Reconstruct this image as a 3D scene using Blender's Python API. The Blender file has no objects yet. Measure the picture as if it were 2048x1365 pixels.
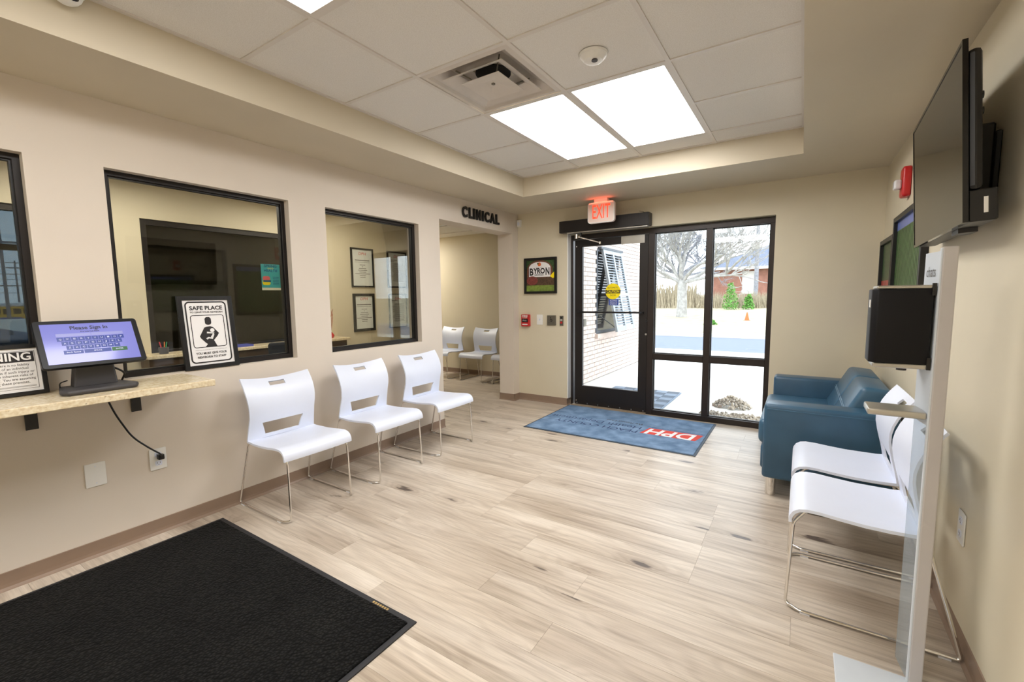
import bpy, bmesh, math, random
from mathutils import Matrix, Vector, Euler
R = math.radians
scene = bpy.context.scene
COL = scene.collection

# ------------------------------------------------------------------ camera
yaw, pitch, roll = -0.5781, -0.099, -0.0122
cyw, syw, cp, sp = math.cos(yaw), math.sin(yaw), math.cos(pitch), math.sin(pitch)
fw = Vector((syw * cp, cyw * cp, sp)); rt = Vector((cyw, -syw, 0)); up = rt.cross(fw)
rt2 = rt * math.cos(roll) + up * math.sin(roll); up2 = up * math.cos(roll) - rt * math.sin(roll)
cam_data = bpy.data.cameras.new('camera'); cam = bpy.data.objects.new('camera', cam_data); COL.objects.link(cam)
cam.matrix_world = Matrix(((rt2.x, up2.x, -fw.x, 0), (rt2.y, up2.y, -fw.y, 0), (rt2.z, up2.z, -fw.z, 1.375), (0, 0, 0, 1)))
cam_data.sensor_fit = 'HORIZONTAL'; cam_data.sensor_width = 36.0; cam_data.lens = 888.315 / 2048 * 36
cam_data.clip_start = 0.02; cam_data.clip_end = 600
scene.camera = cam

# ------------------------------------------------------------------ world, light, exposure
world = bpy.data.worlds.new('overcast_sky'); scene.world = world; world.use_nodes = True
bg = world.node_tree.nodes['Background']
bg.inputs[0].default_value = (0.87, 0.94, 1.0, 1); bg.inputs[1].default_value = 4.8
PANEL_STRENGTH = 13.4
vs = scene.view_settings
vs.view_transform = 'Standard'; vs.look = 'None'; vs.gamma = 1; vs.use_curve_mapping = False; vs.exposure = 0.0
try:
    scene.cycles.max_bounces = 7; scene.cycles.diffuse_bounces = 4; scene.cycles.glossy_bounces = 3; scene.cycles.transparent_max_bounces = 12
    scene.cycles.use_adaptive_sampling = True; scene.cycles.adaptive_threshold = 0.05
    scene.cycles.sample_clamp_indirect = 6.0; scene.cycles.caustics_reflective = False; scene.cycles.caustics_refractive = False
    scene.cycles.use_denoising = True
except Exception:
    pass

# ------------------------------------------------------------------ materials
def srgb(r, g, b):
    f = lambda c: (c / 255 / 12.92) if c / 255 <= 0.04045 else ((c / 255 + 0.055) / 1.055) ** 2.4
    return (f(r), f(g), f(b), 1)
MATS = {}
class NT:
    def __init__(s, name):
        s.m = bpy.data.materials.new(name); s.m.use_nodes = True; s.t = s.m.node_tree
        s.b = s.t.nodes['Principled BSDF']; s.out = s.t.nodes['Material Output']; MATS[name] = s.m
    def n(s, kind, **kw):
        nd = s.t.nodes.new('ShaderNode' + kind)
        for k, v in kw.items():
            if k.startswith('i_'): nd.inputs[k[2:].replace('_', ' ')].default_value = v
            elif k[0] == 'x' and k[1:].isdigit(): nd.inputs[int(k[1:])].default_value = v
            else: setattr(nd, k, v)
        return nd
    def l(s, a, b): s.t.links.new(a, b)
    def ramp(s, fac, stops):
        r = s.n('ValToRGB'); e = r.color_ramp.elements
        e[0].position, e[0].color = stops[0]; e[1].position, e[1].color = stops[-1]
        for p, c in stops[1:-1]:
            q = e.new(p); q.color = c
        s.l(fac, r.inputs[0]); return r
    def mix(s, fac, a, b, mode='MIX'):
        m = s.n('Mix', data_type='RGBA', blend_type=mode)
        for sock, v in ((m.inputs[0], fac), (m.inputs[6], a), (m.inputs[7], b)):
            if hasattr(v, 'is_output') or isinstance(v, bpy.types.NodeSocket): s.l(v, sock)
            else: sock.default_value = v
        return m.outputs[2]
    def bump(s, h, strength=0.2, dist=0.002):
        bp = s.n('Bump'); bp.inputs['Strength'].default_value = strength; bp.inputs['Distance'].default_value = dist
        s.l(h, bp.inputs['Height']); s.l(bp.outputs[0], s.b.inputs['Normal'])
def plain(name, col, rough=0.5, metal=0.0, var=0.06, scale=8.0, bump=0.0, bscale=200.0, spec=0.5, emit=None, es=1.0, coat=0.0):
    k = NT(name)
    pos = k.n('TexCoord').outputs['Object']
    nz = k.n('TexNoise', x2=scale, x3=2.0); k.l(pos, nz.inputs['Vector'])
    c = Vector(col[:3])
    r = k.ramp(nz.outputs[0], [(0.3, (*(c * (1 - var)), 1)), (0.7, (*[min(1, q) for q in c * (1 + var)], 1))])
    k.l(r.outputs[0], k.b.inputs['Base Color'])
    k.b.inputs['Roughness'].default_value = rough; k.b.inputs['Metallic'].default_value = metal
    k.b.inputs['Specular IOR Level'].default_value = spec; k.b.inputs['Coat Weight'].default_value = coat
    if emit: k.b.inputs['Emission Color'].default_value = emit; k.b.inputs['Emission Strength'].default_value = es
    if bump:
        n2 = k.n('TexNoise', x2=bscale, x3=2.0); k.l(pos, n2.inputs['Vector']); k.bump(n2.outputs[0], bump, 0.001)
    return k.m
def glass(name, tint, refl=1.0):
    k = NT(name); t = k.t; t.nodes.remove(k.b)
    tr = k.n('BsdfTransparent'); tr.inputs[0].default_value = tint
    gl = k.n('BsdfGlossy'); gl.inputs['Roughness'].default_value = 0.0
    lw = k.n('Fresnel'); lw.inputs[0].default_value = 1.5
    mu = k.n('Math', operation='MULTIPLY'); mu.inputs[1].default_value = refl; k.l(lw.outputs[0], mu.inputs[0])
    mx = k.n('MixShader'); k.l(mu.outputs[0], mx.inputs[0]); k.l(tr.outputs[0], mx.inputs[1]); k.l(gl.outputs[0], mx.inputs[2])
    k.l(mx.outputs[0], k.out.inputs[0]); return k.m
plain('paint_beige', srgb(219, 208, 195), 0.55, var=0.015, scale=3)
plain('paint_tan', srgb(216, 206, 182), 0.55, var=0.015, scale=3)
plain('paint_soffit', srgb(208, 197, 175), 0.6, var=0.015, scale=3)
plain('base_vinyl', srgb(143, 121, 104), 0.45, var=0.04)
plain('bronze', srgb(42, 34, 31), 0.38, metal=0.25, var=0.1)
plain('bronze_dark', srgb(30, 25, 24), 0.42, metal=0.2, var=0.1)
plain('black', srgb(18, 17, 18), 0.4, var=0.1)
plain('black_gloss', srgb(10, 10, 12), 0.12, var=0.05)
plain('screen_off', srgb(13, 13, 14), 0.06, var=0.02)
plain('charcoal', srgb(62, 60, 62), 0.5, var=0.05)
plain('white_plastic', srgb(224, 230, 246), 0.38, var=0.01)
plain('white_plate', srgb(236, 235, 232), 0.35, var=0.01)
plain('white_metal', srgb(205, 212, 220), 0.4, var=0.02)
plain('stand_grey', srgb(190, 186, 186), 0.4, var=0.02)
plain('silver', srgb(190, 188, 182), 0.3, metal=0.8, var=0.05)
plain('chrome', (0.82, 0.80, 0.77, 1), 0.12, metal=1.0, var=0.02)
plain('steel', srgb(120, 116, 106), 0.4, metal=0.7, var=0.1)
plain('paper', srgb(238, 236, 236), 0.6, var=0.01)
plain('paper_cool', srgb(226, 230, 228), 0.6, var=0.01)
plain('ink', srgb(34, 30, 31), 0.6, var=0.05)
plain('ink_grey', srgb(120, 118, 116), 0.6, var=0.05)
plain('ink_red', srgb(205, 60, 50), 0.6, var=0.05)
plain('red_plastic', srgb(196, 30, 34), 0.3, var=0.05)
plain('clear_lens', srgb(225, 225, 230), 0.1, var=0.1)
plain('yellow', srgb(250, 226, 10), 0.4, var=0.02)
plain('sticker_blue', srgb(40, 72, 160), 0.4, var=0.04)
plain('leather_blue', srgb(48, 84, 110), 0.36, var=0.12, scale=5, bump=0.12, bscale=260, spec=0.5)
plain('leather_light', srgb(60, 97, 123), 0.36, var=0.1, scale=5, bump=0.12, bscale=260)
plain('thread', srgb(150, 175, 195), 0.6)
plain('rubber', srgb(40, 40, 44), 0.6, var=0.1)
plain('rubber_blue', srgb(52, 66, 82), 0.6, var=0.1)
plain('ceiling_grid_white', srgb(222, 216, 210), 0.45, var=0.02)
plain('vent_white', srgb(214, 206, 198), 0.4, var=0.04)
plain('duct_shade', srgb(14, 12, 11), 0.8)
plain('concrete', srgb(205, 203, 198), 0.8, var=0.06, scale=3)
plain('asphalt', srgb(104, 112, 132), 0.9, var=0.06, scale=6)
plain('grass_dry', srgb(166, 156, 132), 0.95, var=0.22, scale=2.5)
plain('brush', srgb(158, 146, 124), 0.9, var=0.2)
plain('bark', srgb(158, 156, 153), 0.9, var=0.25, scale=6)
plain('bark_dark', srgb(132, 134, 142), 0.9, var=0.25, scale=6)
plain('brick_pale', srgb(208, 190, 180), 0.85, var=0.14, scale=1.7, bump=0.3, bscale=90)
plain('mortar', srgb(150, 142, 136), 0.9, var=0.05)
plain('shutter_grey', srgb(150, 158, 166), 0.5, var=0.05)
plain('shutter_dark', srgb(70, 76, 84), 0.5, var=0.05)
plain('brick_house', srgb(150, 104, 90), 0.9, var=0.15, scale=3)
plain('roof_blue', srgb(100, 108, 126), 0.9, var=0.1)
plain('trim_white', srgb(210, 208, 205), 0.7)
plain('leaf_green', srgb(92, 150, 60), 0.8, var=0.3, scale=10)
plain('cone_orange', srgb(240, 96, 40), 0.6)
plain('rock', srgb(178, 168, 156), 0.9, var=0.35, scale=9)
plain('tile_dark', srgb(70, 82, 98), 0.7, var=0.1)
plain('tile_light', srgb(116, 130, 148), 0.7, var=0.1)
plain('bus_yellow', srgb(250, 185, 30), 0.5)
plain('bus_white', srgb(225, 228, 232), 0.5)
plain('car_blue', srgb(50, 80, 150), 0.35)
plain('wood_desk', srgb(92, 72, 52), 0.5, var=0.12)
plain('fabric_dark', srgb(44, 42, 44), 0.9)
plain('pen_red', srgb(210, 50, 60), 0.4); plain('pen_orange', srgb(235, 130, 40), 0.4); plain('pen_green', srgb(40, 170, 100), 0.4)
plain('folder_blue', srgb(70, 80, 170), 0.5)
plain('threshold', srgb(178, 160, 138), 0.45, metal=0.3)
plain('gold', srgb(190, 160, 100), 0.4, metal=0.3)
plain('key_blue', srgb(16, 26, 70), 0.3, emit=srgb(28, 60, 160), es=0.7)
plain('key_green', srgb(8, 40, 16), 0.3, emit=srgb(16, 104, 36), es=0.7)
plain('screen_lilac', srgb(60, 60, 100), 0.12, emit=srgb(150, 152, 232), es=0.72)
plain('screen_field', srgb(70, 70, 100), 0.2, emit=srgb(166, 168, 226), es=0.75)
plain('screen_white', srgb(90, 90, 110), 0.3, emit=srgb(215, 218, 245), es=0.7)
plain('screen_ink', srgb(18, 16, 40), 0.4, var=0.02)
plain('exit_face', srgb(236, 222, 214), 0.35, var=0.02, emit=srgb(255, 150, 130), es=0.05)
plain('exit_letter', srgb(255, 70, 40), 0.4, emit=srgb(255, 66, 40), es=1.6)
plain('photo_sky', srgb(100, 120, 190), 0.3, var=0.1); plain('photo_tree', srgb(52, 78, 44), 0.4, var=0.5, scale=40)
plain('photo_field', srgb(86, 118, 66), 0.35, var=0.3, scale=14); plain('photo_flower', srgb(128, 62, 56), 0.5, var=0.6, scale=70)
plain('photo_lawn', srgb(120, 140, 60), 0.5, var=0.25, scale=30); plain('photo_soil', srgb(84, 62, 46), 0.5, var=0.4, scale=50)
plain('photo_brick', srgb(112, 72, 56), 0.5, var=0.3, scale=60); plain('photo_peach', srgb(226, 112, 56), 0.5, var=0.2, scale=60)
plain('photo_red', srgb(170, 60, 56), 0.4, var=0.3, scale=40)
plain('poster_teal', srgb(70, 178, 178), 0.5, var=0.06); plain('poster_pink', srgb(236, 110, 110), 0.5, var=0.1); plain('poster_navy', srgb(24, 92, 128), 0.5)
plain('poster_cream', srgb(232, 226, 200), 0.5)
plain('dispenser_black', srgb(14, 14, 18), 0.5, var=0.05, spec=0.25)
plain('tablet_black', srgb(12, 12, 15), 0.35, var=0.05, spec=0.25)
plain('mount_black', srgb(16, 16, 17), 0.55)
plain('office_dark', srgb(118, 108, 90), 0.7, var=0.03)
glass('glass_lobby', (0.96, 0.965, 0.94, 1), 0.6); glass('glass_door', (0.97, 0.985, 0.99, 1), 0.6)
glass('glass_far', (0.62, 0.62, 0.57, 1), 0.9); glass('glass_blue', (0.33, 0.38, 0.45, 1), 0.4)
def emitter(name, col, s):
    k = NT(name); k.b.inputs['Base Color'].default_value = (0.9, 0.9, 0.9, 1)
    k.b.inputs['Emission Color'].default_value = col; k.b.inputs['Emission Strength'].default_value = s
emitter('light_panel', (1.0, 0.985, 0.965, 1), PANEL_STRENGTH)
emitter('light_small', (1.0, 0.93, 0.80, 1), 10.0)
emitter('light_hall', (1.0, 0.95, 0.84, 1), 40.0)
def acrylic():
    k = NT('acrylic_frost'); tr = k.n('BsdfTransparent'); tr.inputs[0].default_value = (0.86, 0.9, 0.93, 1)
    k.b.inputs['Base Color'].default_value = srgb(196, 204, 212); k.b.inputs['Roughness'].default_value = 0.35
    mx = k.n('MixShader'); mx.inputs[0].default_value = 0.27
    k.l(tr.outputs[0], mx.inputs[1]); k.l(k.b.outputs[0], mx.inputs[2]); k.l(mx.outputs[0], k.out.inputs[0])
acrylic()
def wood_floor():
    k = NT('wood_plank')
    geo = k.n('NewGeometry').outputs['Position']; rnd = k.n('ObjectInfo').outputs['Random']
    off = k.n('Math', operation='MULTIPLY'); off.inputs[1].default_value = 37.0; k.l(rnd, off.inputs[0])
    cb = k.n('CombineXYZ'); k.l(off.outputs[0], cb.inputs[0]); k.l(off.outputs[0], cb.inputs[2])
    add = k.n('VectorMath', operation='ADD'); k.l(geo, add.inputs[0]); k.l(cb.outputs[0], add.inputs[1])
    def mapped(sx, sy):
        m = k.n('Mapping'); m.inputs['Scale'].default_value = (sx, sy, 1); k.l(add.outputs[0], m.inputs[0]); return m.outputs[0]
    def mth(op, a_, b_=None, clamp=False):
        n_ = k.n('Math', operation=op); n_.use_clamp = clamp
        for i_, v_ in enumerate((a_, b_)):
            if v_ is None: continue
            if isinstance(v_, (int, float)): n_.inputs[i_].default_value = v_
            else: k.l(v_, n_.inputs[i_])
        return n_.outputs[0]
    warp = k.n('TexNoise', x2=1.0, x3=3.0); k.l(mapped(2.2, 9.0), warp.inputs['Vector'])
    sc = k.n('VectorMath', operation='SCALE'); sc.inputs['Scale'].default_value = 0.30; k.l(warp.outputs[1], sc.inputs[0])
    vd = k.n('VectorMath', operation='ADD'); k.l(mapped(1.75, 4.6), vd.inputs[0]); k.l(sc.outputs[0], vd.inputs[1])
    vor = k.n('TexVoronoi', feature='F1'); vor.inputs['Scale'].default_value = 1.0; k.l(vd.outputs[0], vor.inputs['Vector'])
    dist = vor.outputs[0]
    sep = k.n('SeparateXYZ'); k.l(add.outputs[0], sep.inputs[0])
    lown = k.n('TexNoise', x2=1.0, x3=2.0); k.l(mapped(0.9, 3.2), lown.inputs['Vector'])
    near = mth('EXPONENT', mth('MULTIPLY', mth('MULTIPLY', dist, dist), -14.0))
    phase = mth('ADD', mth('ADD', mth('MULTIPLY', sep.outputs[1], 120.0), mth('MULTIPLY', lown.outputs[0], 55.0)), mth('MULTIPLY', near, 20.0))
    rings = mth('ADD', mth('MULTIPLY', mth('SINE', phase), 0.5), 0.5)
    broad = k.n('TexNoise', x2=1.0, x3=3.0); k.l(mapped(0.9, 5.0), broad.inputs['Vector'])
    fine = k.n('TexNoise', x2=1.0, x3=4.0); k.l(mapped(7.0, 170.0), fine.inputs['Vector'])
    streak = k.n('TexNoise', x2=1.0, x3=3.0); k.l(mapped(1.6, 34.0), streak.inputs['Vector'])
    c0 = k.ramp(broad.outputs[0], [(0.32, srgb(182, 168, 152)), (0.5, srgb(206, 194, 179)), (0.7, srgb(221, 211, 198))])
    g1 = k.ramp(rings, [(0.0, (0.93, 0.92, 0.91, 1)), (0.7, (1.02, 1.02, 1.02, 1))])
    c1 = k.mix(1.0, c0.outputs[0], g1.outputs[0], 'MULTIPLY')
    g2 = k.ramp(fine.outputs[0], [(0.3, (0.84, 0.83, 0.82, 1)), (0.62, (1.03, 1.03, 1.03, 1))])
    c2 = k.mix(0.9, c1, g2.outputs[0], 'MULTIPLY')
    g3 = k.ramp(streak.outputs[0], [(0.30, (0.70, 0.67, 0.65, 1)), (0.48, (1.0, 1.0, 1.0, 1))])
    c2b = k.mix(0.8, c2, g3.outputs[0], 'MULTIPLY')
    tone = k.ramp(rnd, [(0.0, (0.90, 0.885, 0.875, 1)), (1.0, (1.05, 1.045, 1.04, 1))])
    c3 = k.mix(1.0, c2b, tone.outputs[0], 'MULTIPLY')
    halo = k.ramp(dist, [(0.05, (0.72, 0.68, 0.65, 1)), (0.32, (1, 1, 1, 1))])
    c3b = k.mix(0.85, c3, halo.outputs[0], 'MULTIPLY')
    nm = k.n('TexNoise', x2=1.0, x3=4.0); k.l(mapped(9.0, 45.0), nm.inputs['Vector'])
    core = mth('SUBTRACT', mth('ADD', 0.115, mth('MULTIPLY', mth('SUBTRACT', nm.outputs[0], 0.5), 0.25)), dist)
    kf = mth('MULTIPLY', core, 22.0, True)
    c4 = k.mix(mth('MULTIPLY', kf, 0.9), c3b, srgb(84, 72, 66))
    k.l(c4, k.b.inputs['Base Color']); k.b.inputs['Roughness'].default_value = 0.36
    k.b.inputs['Specular IOR Level'].default_value = 0.5

wood_floor()
def carpet(name, c_lo, c_hi, sc, mott, bs, hi=1.7, lo=0.35):
    k = NT(name); pos = k.n('TexCoord').outputs['Object']
    v = k.n('TexVoronoi', feature='F1'); v.inputs['Scale'].default_value = sc; k.l(pos, v.inputs['Vector'])
    n1 = k.n('TexNoise', x2=mott, x3=4.0); k.l(pos, n1.inputs['Vector'])
    r1 = k.ramp(n1.outputs[0], [(0.35, c_lo), (0.65, c_hi)])
    r2 = k.ramp(v.outputs[0], [(0.08, (hi, hi, hi, 1)), (0.55, (lo, lo, lo, 1))])
    k.l(k.mix(0.8, r1.outputs[0], r2.outputs[0], 'MULTIPLY'), k.b.inputs['Base Color'])
    k.b.inputs['Roughness'].default_value = 0.95; k.b.inputs['Specular IOR Level'].default_value = 0.15
    k.b.inputs['Sheen Weight'].default_value = 0.03
    inv = k.n('Math', operation='SUBTRACT'); inv.inputs[0].default_value = 1.0; k.l(v.outputs[0], inv.inputs[1]); k.bump(inv.outputs[0], bs, 0.006)
carpet('carpet_black', srgb(9, 9, 9), srgb(17, 17, 16), 85, 3.0, 1.0, 4.0, 0.4)
carpet('carpet_blue', srgb(100, 128, 160), srgb(134, 162, 196), 320, 7.0, 0.4, 1.15, 0.9)
def ceiling_tile_mat():
    k = NT('acoustic_tile'); pos = k.n('NewGeometry').outputs['Position']
    n1 = k.n('TexNoise', x2=260.0, x3=3.0); k.l(pos, n1.inputs['Vector'])
    r = k.ramp(n1.outputs[0], [(0.3, srgb(222, 218, 212)), (0.65, srgb(238, 235, 231))])
    k.l(r.outputs[0], k.b.inputs['Base Color']); k.b.inputs['Roughness'].default_value = 0.95
ceiling_tile_mat()
def granite():
    k = NT('granite'); pos = k.n('NewGeometry').outputs['Position']
    n1 = k.n('TexNoise', x2=70.0, x3=5.0); k.l(pos, n1.inputs['Vector'])
    v = k.n('TexVoronoi', feature='F1'); v.inputs['Scale'].default_value = 130; k.l(pos, v.inputs['Vector'])
    r = k.ramp(n1.outputs[0], [(0.35, srgb(212, 192, 156)), (0.5, srgb(226, 210, 178)), (0.68, srgb(236, 224, 198))])
    r2 = k.ramp(v.outputs[1], [(0.05, srgb(140, 112, 74)), (0.12, (1, 1, 1, 1))])
    k.l(k.mix(0.5, r.outputs[0], r2.outputs[0], 'MULTIPLY'), k.b.inputs['Base Color']); k.b.inputs['Roughness'].default_value = 0.25
granite()

# ------------------------------------------------------------------ mesh helpers
class MB:
    def __init__(s): s.v = []; s.f = []
    def add(s, vs, fs, m=None):
        o = len(s.v)
        s.v += [tuple(m @ Vector(p)) if m else tuple(p) for p in vs]; s.f += [tuple(i + o for i in f) for f in fs]; return s
    def box(s, x0, x1, y0, y1, z0, z1, m=None):
        return s.add([(x0, y0, z0), (x1, y0, z0), (x1, y1, z0), (x0, y1, z0), (x0, y0, z1), (x1, y0, z1), (x1, y1, z1), (x0, y1, z1)],
                     [(0, 3, 2, 1), (4, 5, 6, 7), (0, 1, 5, 4), (1, 2, 6, 5), (2, 3, 7, 6), (3, 0, 4, 7)], m)
    def quad(s, a, b, c, d, m=None): return s.add([a, b, c, d], [(0, 1, 2, 3)], m)
    def prism(s, pts, y0, y1, m=None):   # outline in x,z (counter-clockwise seen from -y), extruded along y
        n = len(pts)
        return s.add([(x, y0, z) for x, z in pts] + [(x, y1, z) for x, z in pts],
                     [tuple(range(n)), tuple(range(2 * n - 1, n - 1, -1))] + [((i + 1) % n, i, i + n, (i + 1) % n + n) for i in range(n)], m)
    def cyl(s, c, r, h, n=20, r2=None, m=None):   # along z from c
        r2 = r if r2 is None else r2
        a = [(c[0] + r * math.cos(2 * math.pi * i / n), c[1] + r * math.sin(2 * math.pi * i / n), c[2]) for i in range(n)]
        b = [(c[0] + r2 * math.cos(2 * math.pi * i / n), c[1] + r2 * math.sin(2 * math.pi * i / n), c[2] + h) for i in range(n)]
        return s.add(a + b, [tuple(range(n - 1, -1, -1)), tuple(range(n, 2 * n))] + [(i, (i + 1) % n, (i + 1) % n + n, i + n) for i in range(n)], m)
    def tube(s, pts, r, n=8, r_end=None, cap=True):
        pts = [Vector(p) for p in pts]; N = len(pts); o = len(s.v); prev = None
        for i, p in enumerate(pts):
            t = (pts[min(i + 1, N - 1)] - pts[max(i - 1, 0)]).normalized()
            if prev is None:
                a = Vector((0, 0, 1)) if abs(t.z) < 0.9 else Vector((1, 0, 0)); u = t.cross(a).normalized()
            else:
                u = (prev - t * prev.dot(t)).normalized()
            prev = u; w = t.cross(u); rr = r if r_end is None else r + (r_end - r) * i / (N - 1)
            for k in range(n):
                an = 2 * math.pi * k / n; s.v.append(tuple(p + u * math.cos(an) * rr + w * math.sin(an) * rr))
        for i in range(N - 1):
            for k in range(n):
                a = o + i * n + k; b = o + i * n + (k + 1) % n; s.f.append((a, b, b + n, a + n))
        if cap: s.f.append(tuple(o + k for k in range(n - 1, -1, -1))); s.f.append(tuple(o + (N - 1) * n + k for k in range(n)))
        return s
    def mesh(s, name, bevel=0, seg=2, smooth=None):
        me = bpy.data.meshes.new(name); me.from_pydata(s.v, [], s.f)
        bm = bmesh.new(); bm.from_mesh(me)
        if bevel:
            es = [e for e in bm.edges if e.is_manifold and e.calc_face_angle(0) > 0.5]
            bmesh.ops.bevel(bm, geom=es, offset=bevel, segments=seg, profile=0.5, affect='EDGES', clamp_overlap=True)
        bmesh.ops.recalc_face_normals(bm, faces=bm.faces); bm.to_mesh(me); bm.free()
        if smooth is not None:
            me.polygons.foreach_set('use_smooth', [True] * len(me.polygons)); me.set_sharp_from_angle(angle=R(smooth))
        return me
    def build(s, name, mat, parent=None, bevel=0, seg=2, smooth=None, loc=None, rotz=0):
        return link(name, s.mesh(name, bevel, seg, smooth), mat, parent, loc, rotz)
def link(name, me, mat, parent=None, loc=None, rotz=0):
    if mat and not me.materials: me.materials.append(MATS[mat])
    o = bpy.data.objects.new(name, me); COL.objects.link(o); o.parent = parent
    if loc: o.location = loc
    o.rotation_euler = (0, 0, rotz); return o
def fillet(pts, r, seg=5):
    pts = [Vector(p) for p in pts]; out = [pts[0]]
    for i in range(1, len(pts) - 1):
        a, b, c = pts[i - 1], pts[i], pts[i + 1]; d1 = (a - b); d2 = (c - b)
        q = min(r, d1.length * 0.45, d2.length * 0.45); p1 = b + d1.normalized() * q; p2 = b + d2.normalized() * q
        for k in range(seg + 1):
            t = k / seg; out.append(p1 * (1 - t) ** 2 + b * 2 * t * (1 - t) + p2 * t * t)
    out.append(pts[-1]); return out
def tag(o, label, cat, group=None, kind=None):
    if label: o['label'] = label
    if cat: o['category'] = cat
    if group: o['group'] = group
    if kind: o['kind'] = kind
    return o
def thing(name, label, cat, loc=(0, 0, 0), rotz=0, group=None, kind=None, rot=None):
    o = bpy.data.objects.new(name, None); COL.objects.link(o); o.location = loc; o.empty_display_size = 0.1
    o.rotation_euler = rot if rot else (0, 0, rotz); return tag(o, label, cat, group, kind)
def copy_tree(o, parent=None, loc=None, rotz=None):
    c = o.copy(); COL.objects.link(c); c.parent = parent
    if loc: c.location = loc
    if rotz is not None: c.rotation_euler = (0, 0, rotz)
    for ch in o.children: copy_tree(ch, c)
    return c
TEXT_CACHE = {}
def text(parent, body, size, at, mat, face=0, spin=0, width=None, bold=0.0, extrude=0.0, align='CENTER', name='lettering', flat=False, shear=0.0, stretch=None):
    # letters read from -y (local), standing in the x,z plane; flat=True lays them on the floor reading towards +y
    cu = bpy.data.curves.new('lettering', 'FONT'); cu.body = body; cu.size = size; cu.align_x = align; cu.align_y = 'CENTER'
    cu.offset = bold; cu.extrude = extrude; cu.resolution_u = 3; cu.shear = shear
    t = bpy.data.objects.new('lettering_source', cu); COL.objects.link(t)
    me = bpy.data.meshes.new_from_object(t.evaluated_get(bpy.context.evaluated_depsgraph_get())); bpy.data.objects.remove(t); bpy.data.curves.remove(cu)
    if len(me.vertices) == 0: return None
    w = max(v.co.x for v in me.vertices) - min(v.co.x for v in me.vertices)
    sx = (width / w) if width else 1.0
    M = Matrix.Translation(at) @ (Matrix.Rotation(spin, 4, 'Z') if flat else Matrix.Rotation(math.pi / 2, 4, 'X')) @ Matrix.Diagonal((sx, stretch or 1, 1, 1))
    me.transform(M); me.name = name
    return link(name, me, mat, parent)
def arc_poly(cx, cz, r, a0, a1, n, rz=None):
    rz = rz or r
    return [(cx + r * math.cos(a0 + (a1 - a0) * i / n), cz + rz * math.sin(a0 + (a1 - a0) * i / n)) for i in range(n + 1)]
def rrect(x0, x1, z0, z1, r, n=5):
    return arc_poly(x1 - r, z0 + r, r, -math.pi / 2, 0, n) + arc_poly(x1 - r, z1 - r, r, 0, math.pi / 2, n) + \
        arc_poly(x0 + r, z1 - r, r, math.pi / 2, math.pi, n) + arc_poly(x0 + r, z0 + r, r, math.pi, 1.5 * math.pi, n)
def ring(mb, outer, inner, y0, y1):   # frame between two outlines of equal point count
    n = len(outer)
    v = [(x, y0, z) for x, z in outer] + [(x, y0, z) for x, z in inner] + [(x, y1, z) for x, z in outer] + [(x, y1, z) for x, z in inner]
    f = []
    for i in range(n):
        j = (i + 1) % n
        f += [(i, j, n + j, n + i), (2 * n + i, 3 * n + i, 3 * n + j, 2 * n + j), (i, 2 * n + i, 2 * n + j, j), (n + i, n + j, 3 * n + j, 3 * n + i)]
    return mb.add(v, f)
def rect_ring(mb, x0, x1, z0, z1, w, y0, y1, wt=None, wb=None):
    wt = w if wt is None else wt; wb = w if wb is None else wb
    return ring(mb, [(x0, z0), (x1, z0), (x1, z1), (x0, z1)], [(x0 + w, z0 + wb), (x1 - w, z0 + wb), (x1 - w, z1 - wt), (x0 + w, z1 - wt)], y0, y1)
rng = random.Random(7)

# ------------------------------------------------------------------ room shell
XL, XR, YE, YB = -3.15, 0.565, 4.998, -2.2
ZC, ZT = 2.438, 2.635
TX0, TX1, TY0, TY1 = -2.553, -0.041, -1.92, 4.165
WIN = [(-0.45, 0.57), (0.867, 1.886), (2.183, 3.1925)]
WZ0, WZ1 = 0.9426, 2.0906
def struct(o, label): return tag(o, label, None, kind='structure')

# floor: sub-floor with every plank as its own piece
fl = MB().box(-9.2, 0.75, YB - 0.1, 5.19, -0.14, -0.012).box(-7.0, -3.19, 5.19, 6.3, -0.14, -0.012).build('floor', 'wood_desk')
struct(fl, 'light oak plank floor of the waiting room')
PW, PL = 0.19, 1.243
plank_me = MB().box(0, 1, 0.0005, PW - 0.0005, -0.012, 0.0).mesh('plank'); plank_me.materials.append(MATS['wood_plank'])
def lay(x0, x1, r0, r1):
    for r in range(r0, r1):
        y = 1.745 + r * PW
        o = (-0.825, -0.40, -1.225, -1.65, -1.03)[(r * 2 + (r // 5)) % 5] if r not in (0, 2) else (-0.825 if r == 0 else -0.40)
        x = o - PL * math.ceil((o - x0) / PL)
        while x < x1:
            a, b = max(x, x0), min(x + PL, x1)
            if b - a > 0.02:
                p = link('plank', plank_me, None, fl, (a + 0.0004, y, 0)); p.scale = (b - a - 0.0008, 1, 1)
            x += PL
lay(XL, XR, -20, 18)
lay(-6.7, XL, 8, 24)

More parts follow.
